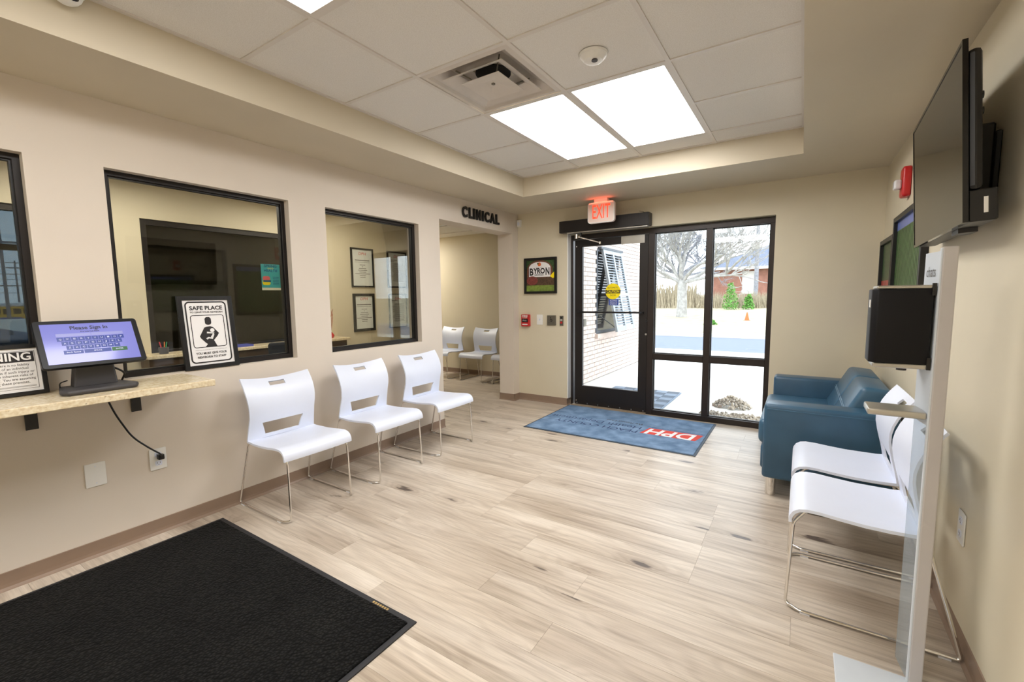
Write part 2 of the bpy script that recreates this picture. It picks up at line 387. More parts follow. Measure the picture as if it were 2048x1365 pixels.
# walls
m = MB()
ys = [YB] + [q for w in WIN for q in w] + [3.49]
for i in range(0, len(ys), 2): m.box(XL - 0.15, XL, ys[i], ys[i + 1], 0, ZC + 0.3)
for a, b in WIN: m.box(XL - 0.15, XL, a, b, 0, WZ0); m.box(XL - 0.15, XL, a, b, WZ1, ZC + 0.3)
m.box(XL - 0.23, XL, 3.49, 4.87, 2.18, ZC + 0.3); m.box(XL - 0.23, XL, 4.87, YE + 0.2, 0, ZC + 0.3)
struct(m.build('wall_left', 'paint_beige'), 'beige left wall with three reception windows and the hallway opening')
m = MB().box(XR, XR + 0.15, YB, YE + 0.2, 0, ZC + 0.3)
struct(m.build('wall_right', 'paint_tan'), 'tan right wall behind the television and sofa')
m = MB().box(XL, -2.44, YE, YE + 0.2, 0, ZC + 0.3).box(-0.245, XR, YE, YE + 0.2, 0, ZC + 0.3).box(-2.44, -0.245, YE, YE + 0.2, 2.125, ZC + 0.3)
struct(m.build('wall_end', 'paint_tan'), 'tan end wall around the glass entrance')
struct(MB().box(XL - 0.15, XR + 0.15, YB - 0.15, YB, 0, ZC + 0.3).build('wall_back', 'paint_tan'), 'tan wall closing the room behind the viewer')
# office, hallway and far room walls
m = MB().box(-5.2, -5.08, YB, 1.615, 0, 2.75).box(-5.2, -5.08, 3.3, 5.05, 0, 2.75).box(-5.2, -5.08, 1.615, 3.3, 0, 0.86).box(-5.2, -5.08, 1.615, 3.3, 2.13, 2.75)
m2 = MB().box(-5.2, -5.08, YB, -0.7, 0, 2.75).box(-5.2, -5.08, 0.95, 1.615, 0, 2.75).box(-5.2, -5.08, 3.3, 5.05, 0, 2.75)
for a, b in ((-0.7, 0.95), (1.615, 3.3)): m2.box(-5.2, -5.08, a, b, 0, 0.86); m2.box(-5.2, -5.08, a, b, 2.13, 2.75)
struct(m2.build('wall_office_far', 'paint_tan'), 'tan far wall of the reception office seen through the windows')
m = MB().add([(-3.30, 3.30, 0), (-3.30, 3.42, 0), (-5.10, 5.05, 0), (-5.10, 4.95, 0), (-3.30, 3.30, 2.75), (-3.30, 3.42, 2.75), (-5.10, 5.05, 2.75), (-5.10, 4.95, 2.75)],
             [(0, 3, 2, 1), (4, 5, 6, 7), (0, 1, 5, 4), (1, 2, 6, 5), (2, 3, 7, 6), (3, 0, 4, 7)])
struct(m.build('wall_office_side', 'paint_tan'), 'slanted partition between the office and the hallway')
struct(MB().box(-6.8, -3.2, 6.2, 6.35, 0, 2.75).build('wall_hall_end', 'paint_tan'), 'tan hallway wall behind the two white chairs')
struct(MB().box(-6.95, -6.8, 4.95, 6.35, 0, 2.75).box(-6.95, -5.2, 4.9, 5.05, 0, 2.75).build('wall_hall_left', 'paint_tan'), 'tan wall at the hidden side of the hallway')
struct(MB().box(-3.2, -2.96, YE + 0.2, 9.72, -0.1, 3.6).build('wall_wing', 'mortar'), 'pale brick outer wall of the building wing beyond the glass door')
wing = bpy.data.objects['wall_wing']
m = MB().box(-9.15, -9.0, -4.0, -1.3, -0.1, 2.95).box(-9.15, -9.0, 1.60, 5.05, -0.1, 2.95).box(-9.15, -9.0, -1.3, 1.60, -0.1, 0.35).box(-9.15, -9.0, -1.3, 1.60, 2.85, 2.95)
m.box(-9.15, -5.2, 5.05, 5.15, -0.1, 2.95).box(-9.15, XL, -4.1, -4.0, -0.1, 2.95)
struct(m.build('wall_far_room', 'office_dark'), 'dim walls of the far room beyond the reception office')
# ceiling: soffit ring, tray sides, unseen top slab added to block sky light
m = MB()
for x0, x1, y0, y1 in ((XL - 0.02, TX0, YB, YE + 0.1), (TX1, XR + 0.02, YB, YE + 0.1), (TX0, TX1, YB, TY0), (TX0, TX1, TY1, YE + 0.1)):
    m.box(x0, x1, y0, y1, ZC, ZT + 0.06)
ceil = struct(m.build('ceiling', 'paint_soffit'), 'tan soffit around a recessed tray of acoustic tiles')
struct(MB().box(-9.3, 0.9, -4.1, 6.4, 2.96, 3.05).box(-5.08, XL - 0.15, YB, 5.05, 2.44, 2.5).box(-9.0, -5.2, -4.0, 5.05, 2.80, 2.86).build('ceiling_and_sky_block', 'paint_soffit'), 'office ceilings and an added top slab that keeps sky light out')
struct(MB().box(-6.8, -3.38, 3.3, 6.2, 2.46, 2.52).build('ceiling_hall', 'acoustic_tile'), 'tiled ceiling of the hallway')
hallc = bpy.data.objects['ceiling_hall']
for yy in (5.2, 5.81): MB().box(-6.8, -3.38, yy, yy + 0.02, 2.452, 2.461).build('ceiling_grid_bar', 'ceiling_grid_white', hallc)
GX = [TX0, -1.907, -1.285, -0.6645, TX1]
GY = [TY0, -1.27, -0.625, 0.02, 0.665, 1.31, 1.955, 2.60, 3.243, 3.885, TY1]
HOLES = {(1, 0), (1, 1), (2, 0), (2, 1), (1, 7), (1, 8), (2, 7), (2, 8), (1, 3), (1, 4), (1, 6)}
tile_me = MB().box(0, 1, 0, 1, 0.0, 0.012).mesh('ceiling_tile'); tile_me.materials.append(MATS['acoustic_tile'])
for i in range(4):
    for j in range(len(GY) - 1):
        if (i, j) in HOLES: continue
        t = link('ceiling_tile', tile_me, None, ceil, (GX[i] + 0.006, GY[j] + 0.006, ZT + 0.004)); t.scale = (GX[i + 1] - GX[i] - 0.012, GY[j + 1] - GY[j] - 0.012, 1)
for x in GX[1:-1]: MB().box(x - 0.012, x + 0.012, TY0, TY1, ZT - 0.003, ZT + 0.02).build('ceiling_grid_bar', 'ceiling_grid_white', ceil)
for j, y in enumerate(GY[1:-1]):
    for i in range(4):
        if (i, j) in HOLES and (i, j + 1) in HOLES and j in (7, 3, 0): continue
        MB().box(GX[i] + 0.012, GX[i + 1] - 0.012, y - 0.012, y + 0.012, ZT - 0.002, ZT + 0.018).build('ceiling_grid_bar', 'ceiling_grid_white', ceil)
for a in ((TX0, TX0 + 0.02, TY0, TY1), (TX1 - 0.02, TX1, TY0, TY1)): MB().box(*a, ZT - 0.004, ZT + 0.01).build('ceiling_edge_trim', 'ceiling_grid_white', ceil)
MB().box(TX0 + 0.02, TX1 - 0.02, TY1 - 0.02, TY1, ZT - 0.004, ZT + 0.01).build('ceiling_edge_trim', 'ceiling_grid_white', ceil)
MB().box(TX0 - 0.05, TX1 + 0.05, TY0 - 0.05, TY1 + 0.05, ZT + 0.08, ZT + 0.1).build('ceiling_backing', 'paint_soffit', ceil)
# cove base
def cove(name, pts_list, label):
    m = MB()
    for (xa, ya), (xb, yb), (nx, ny) in pts_list:
        prof = [(0, 0.0), (0.016, 0.0), (0.014, 0.004), (0.006, 0.014), (0.004, 0.03), (0.004, 0.086), (0, 0.088)]
        v = []
        for (px, py) in ((xa, ya), (xb, yb)): v += [(px + nx * d, py + ny * d, z) for d, z in prof]
        n = len(prof)
        m.add(v, [tuple(range(n)), tuple(range(2 * n - 1, n - 1, -1))] + [(i, (i + 1) % n, (i + 1) % n + n, i + n) for i in range(n)])
    struct(m.build(name, 'base_vinyl'), label)
cove('baseboard_left', [((XL, YB), (XL, 3.494), (1, 0)), ((XL, 4.866), (XL, YE), (1, 0)), ((XL - 0.234, 4.87), (XL + 0.004, 4.87), (0, -1))], 'brown vinyl cove base along the left wall')
cove('baseboard_end', [((XL, YE), (-2.436, YE), (0, -1)), ((-0.249, YE), (XR, YE), (0, -1)), ((-2.44, YE - 0.004), (-2.44, YE + 0.082), (1, 0))], 'brown vinyl cove base on the end wall by the door')
cove('baseboard_right', [((XR, YB), (XR, YE), (-1, 0))], 'brown vinyl cove base along the right wall')
cove('baseboard_hall', [((-6.8, 6.2), (-3.2, 6.2), (0, -1))], 'brown vinyl cove base on the hallway wall')
MB().box(-2.44, -2.427, YE + 0.001, 5.085, 0.09, 2.125).build('trim_1', 'white_plate')
struct(bpy.data.objects['trim_1'], 'white painted reveal at the left of the glass door')

# reception windows in the left wall
for k, (a, b) in enumerate(WIN):
    w = thing('window_%d' % (k + 1), ['dark framed reception window at the far left above the warning sign', 'wide dark framed reception window behind the safe place sign',
                                      'dark framed office window nearest the hallway showing four framed notices'][k], None, (XL, (a + b) / 2, WZ0), R(90), kind='structure')
    hw = (b - a) / 2; H = WZ1 - WZ0
    rect_ring(MB(), -hw, hw, 0, H, 0.028, 0.055, 0.11, wt=0.028, wb=0.030).build('window_frame', 'bronze_dark', w, bevel=0.002, seg=1)
    rect_ring(MB(), -hw + 0.028, hw - 0.028, 0.030, H - 0.028, 0.008, 0.068, 0.098).build('glazing_bead', 'black', w)
    MB().box(-hw + 0.03, hw - 0.03, 0.080, 0.084, 0.032, H - 0.03).build('pane', 'glass_lobby', w)
# far windows of the office
for k, (a, b) in enumerate(((-0.7, 0.95), (1.615, 3.3))):
    w = thing('window_%d' % (k + 5), ['far office window looking out to the parked buses', 'far office window above the staff counter'][k], None, (-5.08, (a + b) / 2, 0.86), R(90), kind='structure')
    hw = (b - a) / 2
    rect_ring(MB(), -hw, hw, 0, 1.27, 0.05, 0.02, 0.08).build('window_frame', 'bronze_dark', w)
    MB().box(-hw + 0.04, hw - 0.04, 0.045, 0.05, 0.04, 1.23).build('pane', 'glass_far', w)
w = thing('window_7', 'outer window of the far room with a dark crossbar', None, (-9.0, 0.15, 0.35), R(90), kind='structure')
m = MB(); rect_ring(m, -1.45, 1.45, 0, 2.5, 0.06, 0.02, 0.10); m.box(-1.39, 1.39, 0.02, 0.10, 1.74, 1.82); m.build('window_frame', 'bronze_dark', w)
MB().box(-1.39, 1.39, 0.055, 0.06, 0.06, 2.44).build('pane', 'glass_blue', w)

# glass entrance: sidelight frame and door
w = thing('window_4', 'dark bronze sidelight with two tall and two low panes', None, (0, 5.078, 0), 0, kind='structure')
m = MB()
m.box(-2.425, -0.245, 0, 0.10, 2.062, 2.118)
m.box(-2.425, -2.398, 0, 0.10, 0, 2.062).box(-1.47, -1.40, 0, 0.10, 0, 2.062).box(-0.869, -0.805, 0, 0.10, 0.06, 2.062).box(-0.288, -0.245, 0, 0.10, 0, 2.062)
m.box(-1.40, -0.288, 0, 0.10, 0, 0.06).box(-1.40, -0.869, 0, 0.10, 0.646, 0.715).box(-0.805, -0.288, 0, 0.10, 0.646, 0.715)
m.build('window_frame', 'bronze', w, bevel=0.002, seg=1)
for x0, x1 in ((-1.40, -0.869), (-0.805, -0.288)):
    for z0, z1 in ((0.06, 0.646), (0.715, 2.062)):
        MB().box(x0, x1, 0.048, 0.054, z0, z1).build('pane', 'glass_door', w)
        m = MB(); rect_ring(m, x0, x1, z0, z1, 0.008, 0.035, 0.066); m.build('glazing_bead', 'bronze_dark', w)
d = thing('door_1', 'dark bronze glass entrance door with a yellow caution sticker', None, (-1.925, 5.09, 0), 0, kind='structure')
hw = 0.452
m = MB(); rect_ring(m, -hw, hw, 0.012, 2.058, 0.10, 0, 0.045, wt=0.085, wb=0.24); m.build('door_leaf', 'bronze_dark', d, bevel=0.003, seg=1)
MB().box(-hw + 0.095, hw - 0.095, 0.02, 0.026, 0.25, 1.975).build('pane', 'glass_door', d)
m = MB().tube([(-0.40, -0.05, 1.178), (0.40, -0.05, 1.178)], 0.012, 10)
for x in (-0.40, 0.40): m.tube([(x, -0.05, 1.178), (x, 0.0, 1.178)], 0.013, 10)
m.build('push_bar', 'black', d, smooth=40)
for i in range(7): MB().cyl((0, 0, 0), 0.007, 0.003, 10, m=Matrix.Translation((-0.42 + 0.14 * i, 0.001, 0.03)) @ Matrix.Rotation(R(90), 4, 'X')).build('screw', 'chrome', d)
MB().box(0.135, 0.408, -0.004, 0.0, 1.967, 2.056).build('top_plate', 'silver', d)
m = MB().cyl((0, 0, 0), 0.014, 0.012, 14, m=Matrix.Translation((0.44, 0.0, 1.087)) @ Matrix.Rotation(R(90), 4, 'X')).build('lock_cylinder', 'black', d)
m = MB().cyl((0, 0, 0), 0.011, 0.01, 14, m=Matrix.Translation((0.44, 0.0, 0.93)) @ Matrix.Rotation(R(90), 4, 'X')).build('lock_cylinder', 'silver', d)
for z in (0.06, 1.98): MB().cyl((0, 0, 0), 0.007, 0.003, 10, m=Matrix.Translation((-0.43, 0.001, z)) @ Matrix.Rotation(R(90), 4, 'X')).build('screw', 'chrome', d)
st = MB().prism(arc_poly(0.034, 1.426, 0.094, 0, 2 * math.pi, 32)[:-1], 0.017, 0.0195).build('caution_sticker', 'yellow', d)
MB().box(-0.058, 0.126, 0.0162, 0.0168, 1.402, 1.444).build('band', 'ink', st)
text(st, 'CAUTION', 0.042, (0.034, 0.0158, 1.422), 'yellow', width=0.155, bold=0.001)
text(st, 'AUTOMATIC', 0.028, (0.034, 0.0165, 1.468), 'ink', width=0.135)
text(st, 'DOOR', 0.03, (0.034, 0.0165, 1.378), 'ink', width=0.07)
st = MB().box(-0.018, 0.103, 0.017, 0.019, 1.262, 1.334).build('instruction_sticker', 'sticker_blue', d)
for i, s_ in enumerate(('ACTIVATE', 'SWITCH TO', 'OPERATE')): text(st, s_, 0.021, (0.042, 0.0165, 1.318 - 0.021 * i), 'white_plate', width=0.09)
tag(MB().box(-2.40, -1.47, 5.03, 5.19, 0.0, 0.012).build('trim_2', 'threshold'), 'metal threshold under the glass door', None, kind='structure')

# ------------------------------------------------------------------ door operator, exit sign, sensors on the end wall
o = thing('door_operator', 'long black automatic door operator box above the glass door', 'door operator', (-1.955, YE, 2.13))
m = MB().prism([(-0.535, 0.0), (0.535, 0.0), (0.535, 0.137), (-0.535, 0.137)], -0.115, -0.001); m.build('housing', 'bronze_dark', o, bevel=0.004, seg=1)
MB().box(-0.44, 0.52, -0.10, -0.02, -0.012, 0.0).build('bottom_rail', 'silver', o)
MB().box(0.535, 0.541, -0.112, -0.004, 0.003, 0.134).build('end_cap', 'charcoal', o)
m = MB().tube([(-0.275, -0.06, 0.0), (-0.275, -0.06, -0.055)], 0.010, 10); m.build('spindle', 'black', o)
m = MB().tube([(-0.33, -0.06, -0.05), (-0.075, 0.07, -0.125)], 0.009, 8).cyl((-0.33, -0.06, -0.075), 0.022, 0.05, 14).cyl((-0.085, 0.066, -0.145), 0.016, 0.03, 12)
m.build('arm', 'chrome', o, smooth=40)
MB().box(-0.33, -0.27, -0.068, -0.052, -0.055, -0.043).build('crank', 'chrome', o)
m = MB().tube([(0.48, -0.02, 0.137), (0.44, -0.01, 0.165), (0.40, -0.005, 0.175)], 0.0025, 6).build('wire', 'black', o)

e = thing('exit_sign', 'lit red EXIT sign hanging from the soffit above the door', 'exit sign', (-1.898, 4.75, 2.179))
MB().prism(rrect(-0.155, 0.155, 0.0, 0.223, 0.03), -0.02, 0.02).build('sign_face', 'exit_face', e, bevel=0.004, seg=2, smooth=40)
m = MB(); ring(m, rrect(-0.155, 0.155, 0.0, 0.223, 0.03), rrect(-0.147, 0.147, 0.008, 0.215, 0.024), -0.024, -0.018); m.build('rim', 'white_plate', e)
text(e, 'EXIT', 0.2, (0, -0.0215, 0.113), 'exit_letter', width=0.205, bold=0.0015, stretch=1.08)
MB().prism(rrect(-0.075, 0.075, 0.223, 0.2585, 0.006, 2), -0.035, 0.035).build('canopy', 'exit_face', e)
lg = bpy.data.lights.new('exit_glow', 'AREA'); lg.energy = 0.16; lg.color = (1, 0.12, 0.05); lg.shape = 'RECTANGLE'; lg.size = 0.28; lg.size_y = 0.05
lo = bpy.data.objects.new('exit_glow', lg); COL.objects.link(lo); lo.parent = e; lo.location = (0, -0.045, 0.21); lo.rotation_euler = (R(180), 0, 0)

s = thing('motion_sensor', 'small white motion sensor high in the corner by the hallway opening', 'sensor', (-3.115, YE, 2.272))
MB().prism([(-0.022, 0.0), (0.022, 0.0), (0.03, 0.09), (-0.03, 0.09)], -0.04, -0.001).build('housing', 'white_plate', s, bevel=0.004, seg=2)
MB().box(-0.016, 0.016, -0.042, -0.04, 0.02, 0.06).build('lens', 'white_plastic', s)

# ------------------------------------------------------------------ pictures, plates on the end wall
f = thing('framed_picture', 'black framed photograph of the BYRON town sign beside the door', 'picture', (-2.809, YE, 1.413))
FW, FH = 0.235, 0.453
m = MB(); rect_ring(m, -FW, FW, 0, FH, 0.03, -0.032, -0.001); m.build('frame', 'black', f, bevel=0.003, seg=1)
MB().box(-FW + 0.028, FW - 0.028, -0.012, -0.002, 0.028, FH - 0.028).build('backing', 'photo_tree', f)
MB().prism(arc_poly(-0.012, 0.30, 0.187, 0, math.pi, 24, 0.122) + [(-0.199, 0.17), (0.175, 0.17)], -0.0128, -0.012).build('brick_arch', 'photo_brick', f)
MB().prism([(-0.168, 0.211), (0.144, 0.211), (0.144, 0.338)] + arc_poly(-0.012, 0.335, 0.15, 0.25, math.pi - 0.25, 16, 0.066) + [(-0.168, 0.338)], -0.0136, -0.0129).build('sign_board', 'paper', f)
MB().box(-FW + 0.03, FW - 0.03, -0.0136, -0.0129, 0.03, 0.105).build('lawn', 'photo_lawn', f)
MB().box(-FW + 0.03, FW - 0.03, -0.0134, -0.0127, 0.10, 0.205).build('soil', 'photo_soil', f)
MB().prism(arc_poly(-0.12, 0.165, 0.083, 0, 2 * math.pi, 18, 0.058)[:-1], -0.0146, -0.014).build('flower_bed', 'photo_flower', f)
MB().prism([(0.14, 0.215), (0.18, 0.19), (0.202, 0.20), (0.203, 0.275), (0.17, 0.25)], -0.0146, -0.014).build('yellow_leaves', 'yellow', f)
MB().prism(arc_poly(-0.014, 0.369, 0.025, 0, 2 * math.pi, 18)[:-1], -0.0146, -0.014).build('peach', 'photo_peach', f)
MB().prism(arc_poly(-0.034, 0.379, 0.012, 0, 2 * math.pi, 10)[:-1], -0.0152, -0.0147).build('peach_leaf', 'photo_tree', f)
text(f, 'B', 0.125, (-0.132, -0.0145, 0.272), 'ink', width=0.055, bold=0.004); text(f, 'YRO', 0.095, (-0.015, -0.0145, 0.284), 'ink', width=0.168, bold=0.0035); text(f, 'N', 0.125, (0.104, -0.0145, 0.276), 'ink', width=0.055, bold=0.004)
text(f, 'GEORGIA', 0.028, (-0.02, -0.0145, 0.237), 'ink', width=0.135, bold=0.0006)
text(f, 'City of', 0.020, (-0.02, -0.0145, 0.332), 'ink_grey', width=0.085)
p = thing('fire_alarm_station', 'red fire alarm pull station on the end wall below the town sign picture', 'fire alarm', (-3.024, YE, 0.989))
MB().prism(rrect(-0.058, 0.058, 0, 0.156, 0.006, 2), -0.05, -0.001).build('body', 'red_plastic', p, bevel=0.004, seg=2)
MB().box(-0.045, 0.045, -0.054, -0.05, 0.055, 0.10).build('handle', 'black', p)
MB().box(-0.04, 0.04, -0.052, -0.05, 0.02, 0.034).build('white_strip', 'white_plate', p)
text(p, 'FIRE', 0.034, (0, -0.0515, 0.133), 'white_plate', width=0.085, bold=0.0008)
text(p, 'ALARM', 0.022, (0, -0.0515, 0.112), 'white_plate', width=0.07)
text(p, 'PULL', 0.026, (0, -0.0547, 0.078), 'white_plate', width=0.06)
p = thing('light_switch', 'white light switch plate between the alarm station and the push plate', 'switch', (-2.826, YE, 1.013))
MB().prism(rrect(-0.044, 0.044, 0, 0.131, 0.005, 2), -0.007, -0.001).build('plate', 'white_plate', p, bevel=0.0015, seg=1)
MB().box(-0.006, 0.006, -0.016, -0.006, 0.055, 0.078).build('toggle', 'white_plastic', p)
p = thing('push_plate', 'square metal wheelchair door push plate left of the entrance', 'push plate', (-2.652, YE, 1.012))
MB().prism(rrect(-0.06, 0.06, 0, 0.124, 0.004, 2), -0.022, -0.001).build('plate', 'steel', p, bevel=0.002, seg=1)
m = MB().prism(arc_poly(-0.008, 0.098, 0.006, 0, 2 * math.pi, 10)[:-1], -0.0232, -0.0222)
ring(m, arc_poly(0, 0.062, 0.018, 0, 2 * math.pi, 20)[:-1], arc_poly(0, 0.062, 0.013, 0, 2 * math.pi, 20)[:-1], -0.0232, -0.0222)
m.box(-0.011, -0.005, -0.0232, -0.0222, 0.068, 0.091).box(-0.008, 0.010, -0.0232, -0.0222, 0.066, 0.071).box(0.008, 0.014, -0.0232, -0.0222, 0.046, 0.07)
m.build('wheelchair_symbol', 'ink', p)
text(p, 'PUSH TO OPEN', 0.012, (0, -0.0228, 0.028), 'ink', width=0.085)
p = thing('key_switch', 'narrow metal key switch with a red light next to the door jamb', 'switch', (-2.513, YE, 1.008))
MB().box(-0.0245, 0.0245, -0.012, -0.001, 0, 0.125).build('plate', 'steel', p, bevel=0.002, seg=1)
MB().cyl((0, 0, 0), 0.014, 0.006, 16, m=Matrix.Translation((0, -0.012, 0.04)) @ Matrix.Rotation(R(90), 4, 'X')).build('red_button', 'red_plastic', p)
MB().box(-0.014, 0.014, -0.014, -0.012, 0.09, 0.108).build('indicator', 'black', p)
MB().box(-0.014, 0.014, -0.0135, -0.012, 0.066, 0.078).build('label_strip', 'white_plate', p)

# ------------------------------------------------------------------ CLINICAL letters above the hallway opening
t = thing('wall_sign', 'black raised letters reading CLINICAL over the hallway opening', 'sign', (XL, 4.205, 2.24), R(90))
ch = [('C', -0.313, 0.091),('L', -0.213, 0.068),('I', -0.148, 0.034),('N', -0.065, 0.084),('I', 0.017, 0.029),('C', 0.097, 0.093),('A', 0.205, 0.105),('L', 0.305, 0.077)]
for c_, x_, w_ in ch: text(t, c_, 0.155, (x_, -0.016, 0.062), 'black', width=w_ * 0.92, bold=0.0055, extrude=0.008, name='letter')

# ------------------------------------------------------------------ left wall counter and what stands on it
c = thing('counter_shelf', 'beige speckled stone shelf mounted under the reception windows', 'shelf', (XL, 0.15, 0.9), R(90))
MB().box(-1.2, 1.0, -0.41, -0.001, 0, 0.035).build('slab', 'granite', c, bevel=0.004, seg=2)
for y in (-0.30, 0.345, 0.755):
    m = MB().box(y - 0.022, y + 0.022, -0.012, -0.001, -0.145, -0.001).box(y - 0.022, y + 0.022, -0.30, -0.012, -0.012, -0.001)
    m.build('bracket', 'black', c)
k = thing('sign_in_kiosk', 'tablet kiosk with a lilac Please Sign In screen on the stone shelf', 'tablet', (-2.955, 0.705, 0.935), R(90))
KT = Matrix.Translation((0.0, 0.01, 0.237)) @ Matrix.Rotation(R(-29), 4, 'X')
KW, KH = 0.195, 0.1245
tb = MB().prism(rrect(-KW, KW, -KH, KH, 0.014), -0.011, 0.011, m=KT).build('tablet', 'tablet_black', k, bevel=0.002, seg=1)
SX, SZ = 0.172, 0.103
MB().box(-SX, SX, -0.0122, -0.011, -SZ - 0.002, SZ + 0.002, m=KT).build('screen', 'screen_lilac', tb)
def kb(x0, x1, z0, z1, mat, name='screen_key'): return MB().box(x0, x1, -0.0128, -0.0122, z0, z1, m=KT).build(name, mat, tb)
def ktext(s_, x, z, w, size, mat, bold=0.0002):
    o = text(tb, s_, size, (0, 0, 0), mat, width=w, bold=bold)
    o.data.transform(KT @ Matrix.Translation((x, -0.0132, z)))
ktext('Please Sign In', 0.0, 0.080, 0.140, 0.026, 'screen_ink', 0.0006); ktext('First Initial Last Name', 0.0, 0.060, 0.07, 0.008, 'screen_ink')
kb(-0.125, 0.0, 0.036, 0.052, 'screen_field'); kb(0.002, 0.125, 0.036, 0.052, 'screen_field')
for r_, row in enumerate(('QWERTYUIOP', 'ASDFGHJKL', "ZXCVBNM'")):
    z0 = 0.012 - 0.023 * r_; n_ = len(row); x0 = -0.125 + 0.0125 * r_ * 1.05
    for i, c_ in enumerate(row):
        xa = x0 + i * 0.0252; kb(xa, xa + 0.0232, z0, z0 + 0.0205, 'key_blue'); ktext(c_, xa + 0.0116, z0 + 0.0102, 0.0085, 0.012, 'screen_white')
kb(-0.112, -0.042, -0.058, -0.038, 'key_blue'); ktext('Back Space', -0.077, -0.048, 0.05, 0.01, 'screen_white')
kb(-0.039, 0.062, -0.058, -0.038, 'key_blue'); ktext('SPACE', 0.011, -0.048, 0.03, 0.01, 'screen_white')
kb(0.065, 0.126, -0.058, -0.038, 'key_green'); ktext('ENTER', 0.095, -0.048, 0.03, 0.01, 'screen_white')
m = MB()
bo = [(-0.15, -0.06), (-0.13, -0.105), (0.13, -0.105), (0.15, -0.06), (0.12, 0.10), (-0.12, 0.10)]
m.add([(x, y, 0.0) for x, y in bo] + [(x, y, 0.026) for x, y in bo], [tuple(range(5, -1, -1)), tuple(range(6, 12))] + [(i, (i + 1) % 6, (i + 1) % 6 + 6, i + 6) for i in range(6)])
m.build('base', 'charcoal', k, bevel=0.012, seg=3, smooth=50)
m = MB().add([(-0.085, 0.0, 0.02), (0.085, 0.0, 0.02), (0.085, 0.07, 0.02), (-0.085, 0.07, 0.02), (-0.065, 0.0, 0.20), (0.065, 0.0, 0.20), (0.065, 0.055, 0.22), (-0.065, 0.055, 0.22)],
             [(0, 3, 2, 1), (4, 5, 6, 7), (0, 1, 5, 4), (1, 2, 6, 5), (2, 3, 7, 6), (3, 0, 4, 7)]).build('neck', 'charcoal', k, bevel=0.008, seg=2)
MB().tube(fillet([(-0.10, 0.03, 0.06), (-0.125, 0.05, 0.05), (-0.12, 0.07, 0.01), (-0.09, 0.09, 0.004)], 0.02), 0.003, 6).build('cable', 'black', k)
MB().tube(fillet([(0.05, 0.03, 0.12), (0.11, 0.045, 0.08), (0.13, 0.06, 0.06), (0.12, 0.10, 0.01)], 0.02), 0.005, 6).build('cable', 'black', k)
px_ = thing('power_cord', 'black power cord hanging from the shelf to the wall outlet', 'cord', (-3.1, 0.98, 0.46))
pcm = MB().tube(fillet([(0.13, -0.245, 0.438), (0.075, -0.20, 0.32), (0.045, -0.13, 0.17), (0.03, -0.055, 0.085), (0.01, 0.0, 0.03), (-0.015, 0.01, 0.008)], 0.08, 8), 0.0045, 8)
pcm.build('cord', 'black', px_, smooth=60)
MB().box(-0.043, -0.012, -0.004, 0.026, -0.012, 0.018).build('plug', 'black', px_, bevel=0.004, seg=2)

def sign_frame(name, label, loc, rz, tilt, w, h, fw_, matf='black', cat='sign'):
    g = thing(name, label, cat, loc, rot=(tilt, 0, rz)); hw_ = w / 2
    m = MB(); rect_ring(m, -hw_, hw_, 0, h, fw_, -0.014, 0.006); m.build('frame', matf, g, bevel=0.0015, seg=1)
    MB().box(-hw_ + fw_ * 0.8, hw_ - fw_ * 0.8, -0.006, 0.004, fw_ * 0.8, h - fw_ * 0.8).build('paper', 'paper', g)
    return g
g = sign_frame('safe_place_sign', 'black framed SAFE PLACE newborn sign leaning on the window sill', (-3.155, 1.318, 0.944), R(90), R(-6.5), 0.312, 0.462, 0.026)
Y1, Y2 = -0.0072, -0.0062
m = MB(); ring(m, rrect(-0.118, 0.118, 0.038, 0.428, 0.026), rrect(-0.110, 0.110, 0.046, 0.420, 0.019), Y1, Y2); m.build('border_line', 'ink', g)
m = MB(); ring(m, rrect(-0.096, 0.096, 0.135, 0.342, 0.016), rrect(-0.092, 0.092, 0.139, 0.338, 0.012), Y1, Y2); m.build('panel_line', 'ink', g)
text(g, 'SAFE PLACE', 0.034, (0, Y1, 0.385), 'ink', width=0.188, bold=0.0011); text(g, 'TO LEAVE YOUR NEWBORN', 0.015, (0, Y1, 0.359), 'ink', width=0.186, bold=0.0003)
text(g, 'UNDER THE GEORGIA SAFE PLACE FOR NEWBORNS ACT', 0.006, (0, Y1, 0.120), 'ink_grey', width=0.18)
text(g, 'YOU MUST GIVE YOUR', 0.019, (0, Y1, 0.098), 'ink', width=0.178, bold=0.0005); text(g, 'NEWBORN TO STAFF', 0.019, (0, Y1, 0.074), 'ink', width=0.164, bold=0.0005)
m = MB().prism(rrect(-0.017, 0.019, 0.278, 0.328, 0.015), Y1, Y2)
m.prism([(-0.03, 0.139), (0.038, 0.139), (0.022, 0.178), (0.046, 0.205), (0.056, 0.222), (0.026, 0.262), (0.010, 0.268), (-0.012, 0.266), (-0.024, 0.262), (-0.055, 0.207), (-0.05, 0.195), (-0.026, 0.165), (-0.016, 0.156), (-0.02, 0.15)], Y1, Y2)
m.build('parent_figure', 'ink', g)
m = MB().prism(arc_poly(0.019, 0.242, 0.0125, 0, 2 * math.pi, 18)[:-1], Y1 - 0.001, Y2 - 0.001)
m.tube([(-0.014, Y1, 0.229), (0.024, Y1, 0.223), (0.008, Y1, 0.194)], 0.006, 6).tube([(0.022, Y1, 0.216), (0.012, Y1, 0.190), (-0.006, Y1, 0.196), (-0.019, Y1, 0.188)], 0.006, 6)
m.build('baby_figure', 'paper', g)
g = sign_frame('warning_sign', 'black framed WARNING liability notice at the left end of the stone shelf', (-3.075, 0.391, 0.937), R(90), R(-10), 0.33, 0.242, 0.018)
m = MB(); ring(m, rrect(-0.134, 0.134, 0.032, 0.212, 0.001, 1), rrect(-0.1328, 0.1328, 0.0332, 0.2108, 0.001, 1), Y1, Y2); m.build('border_line', 'ink', g)
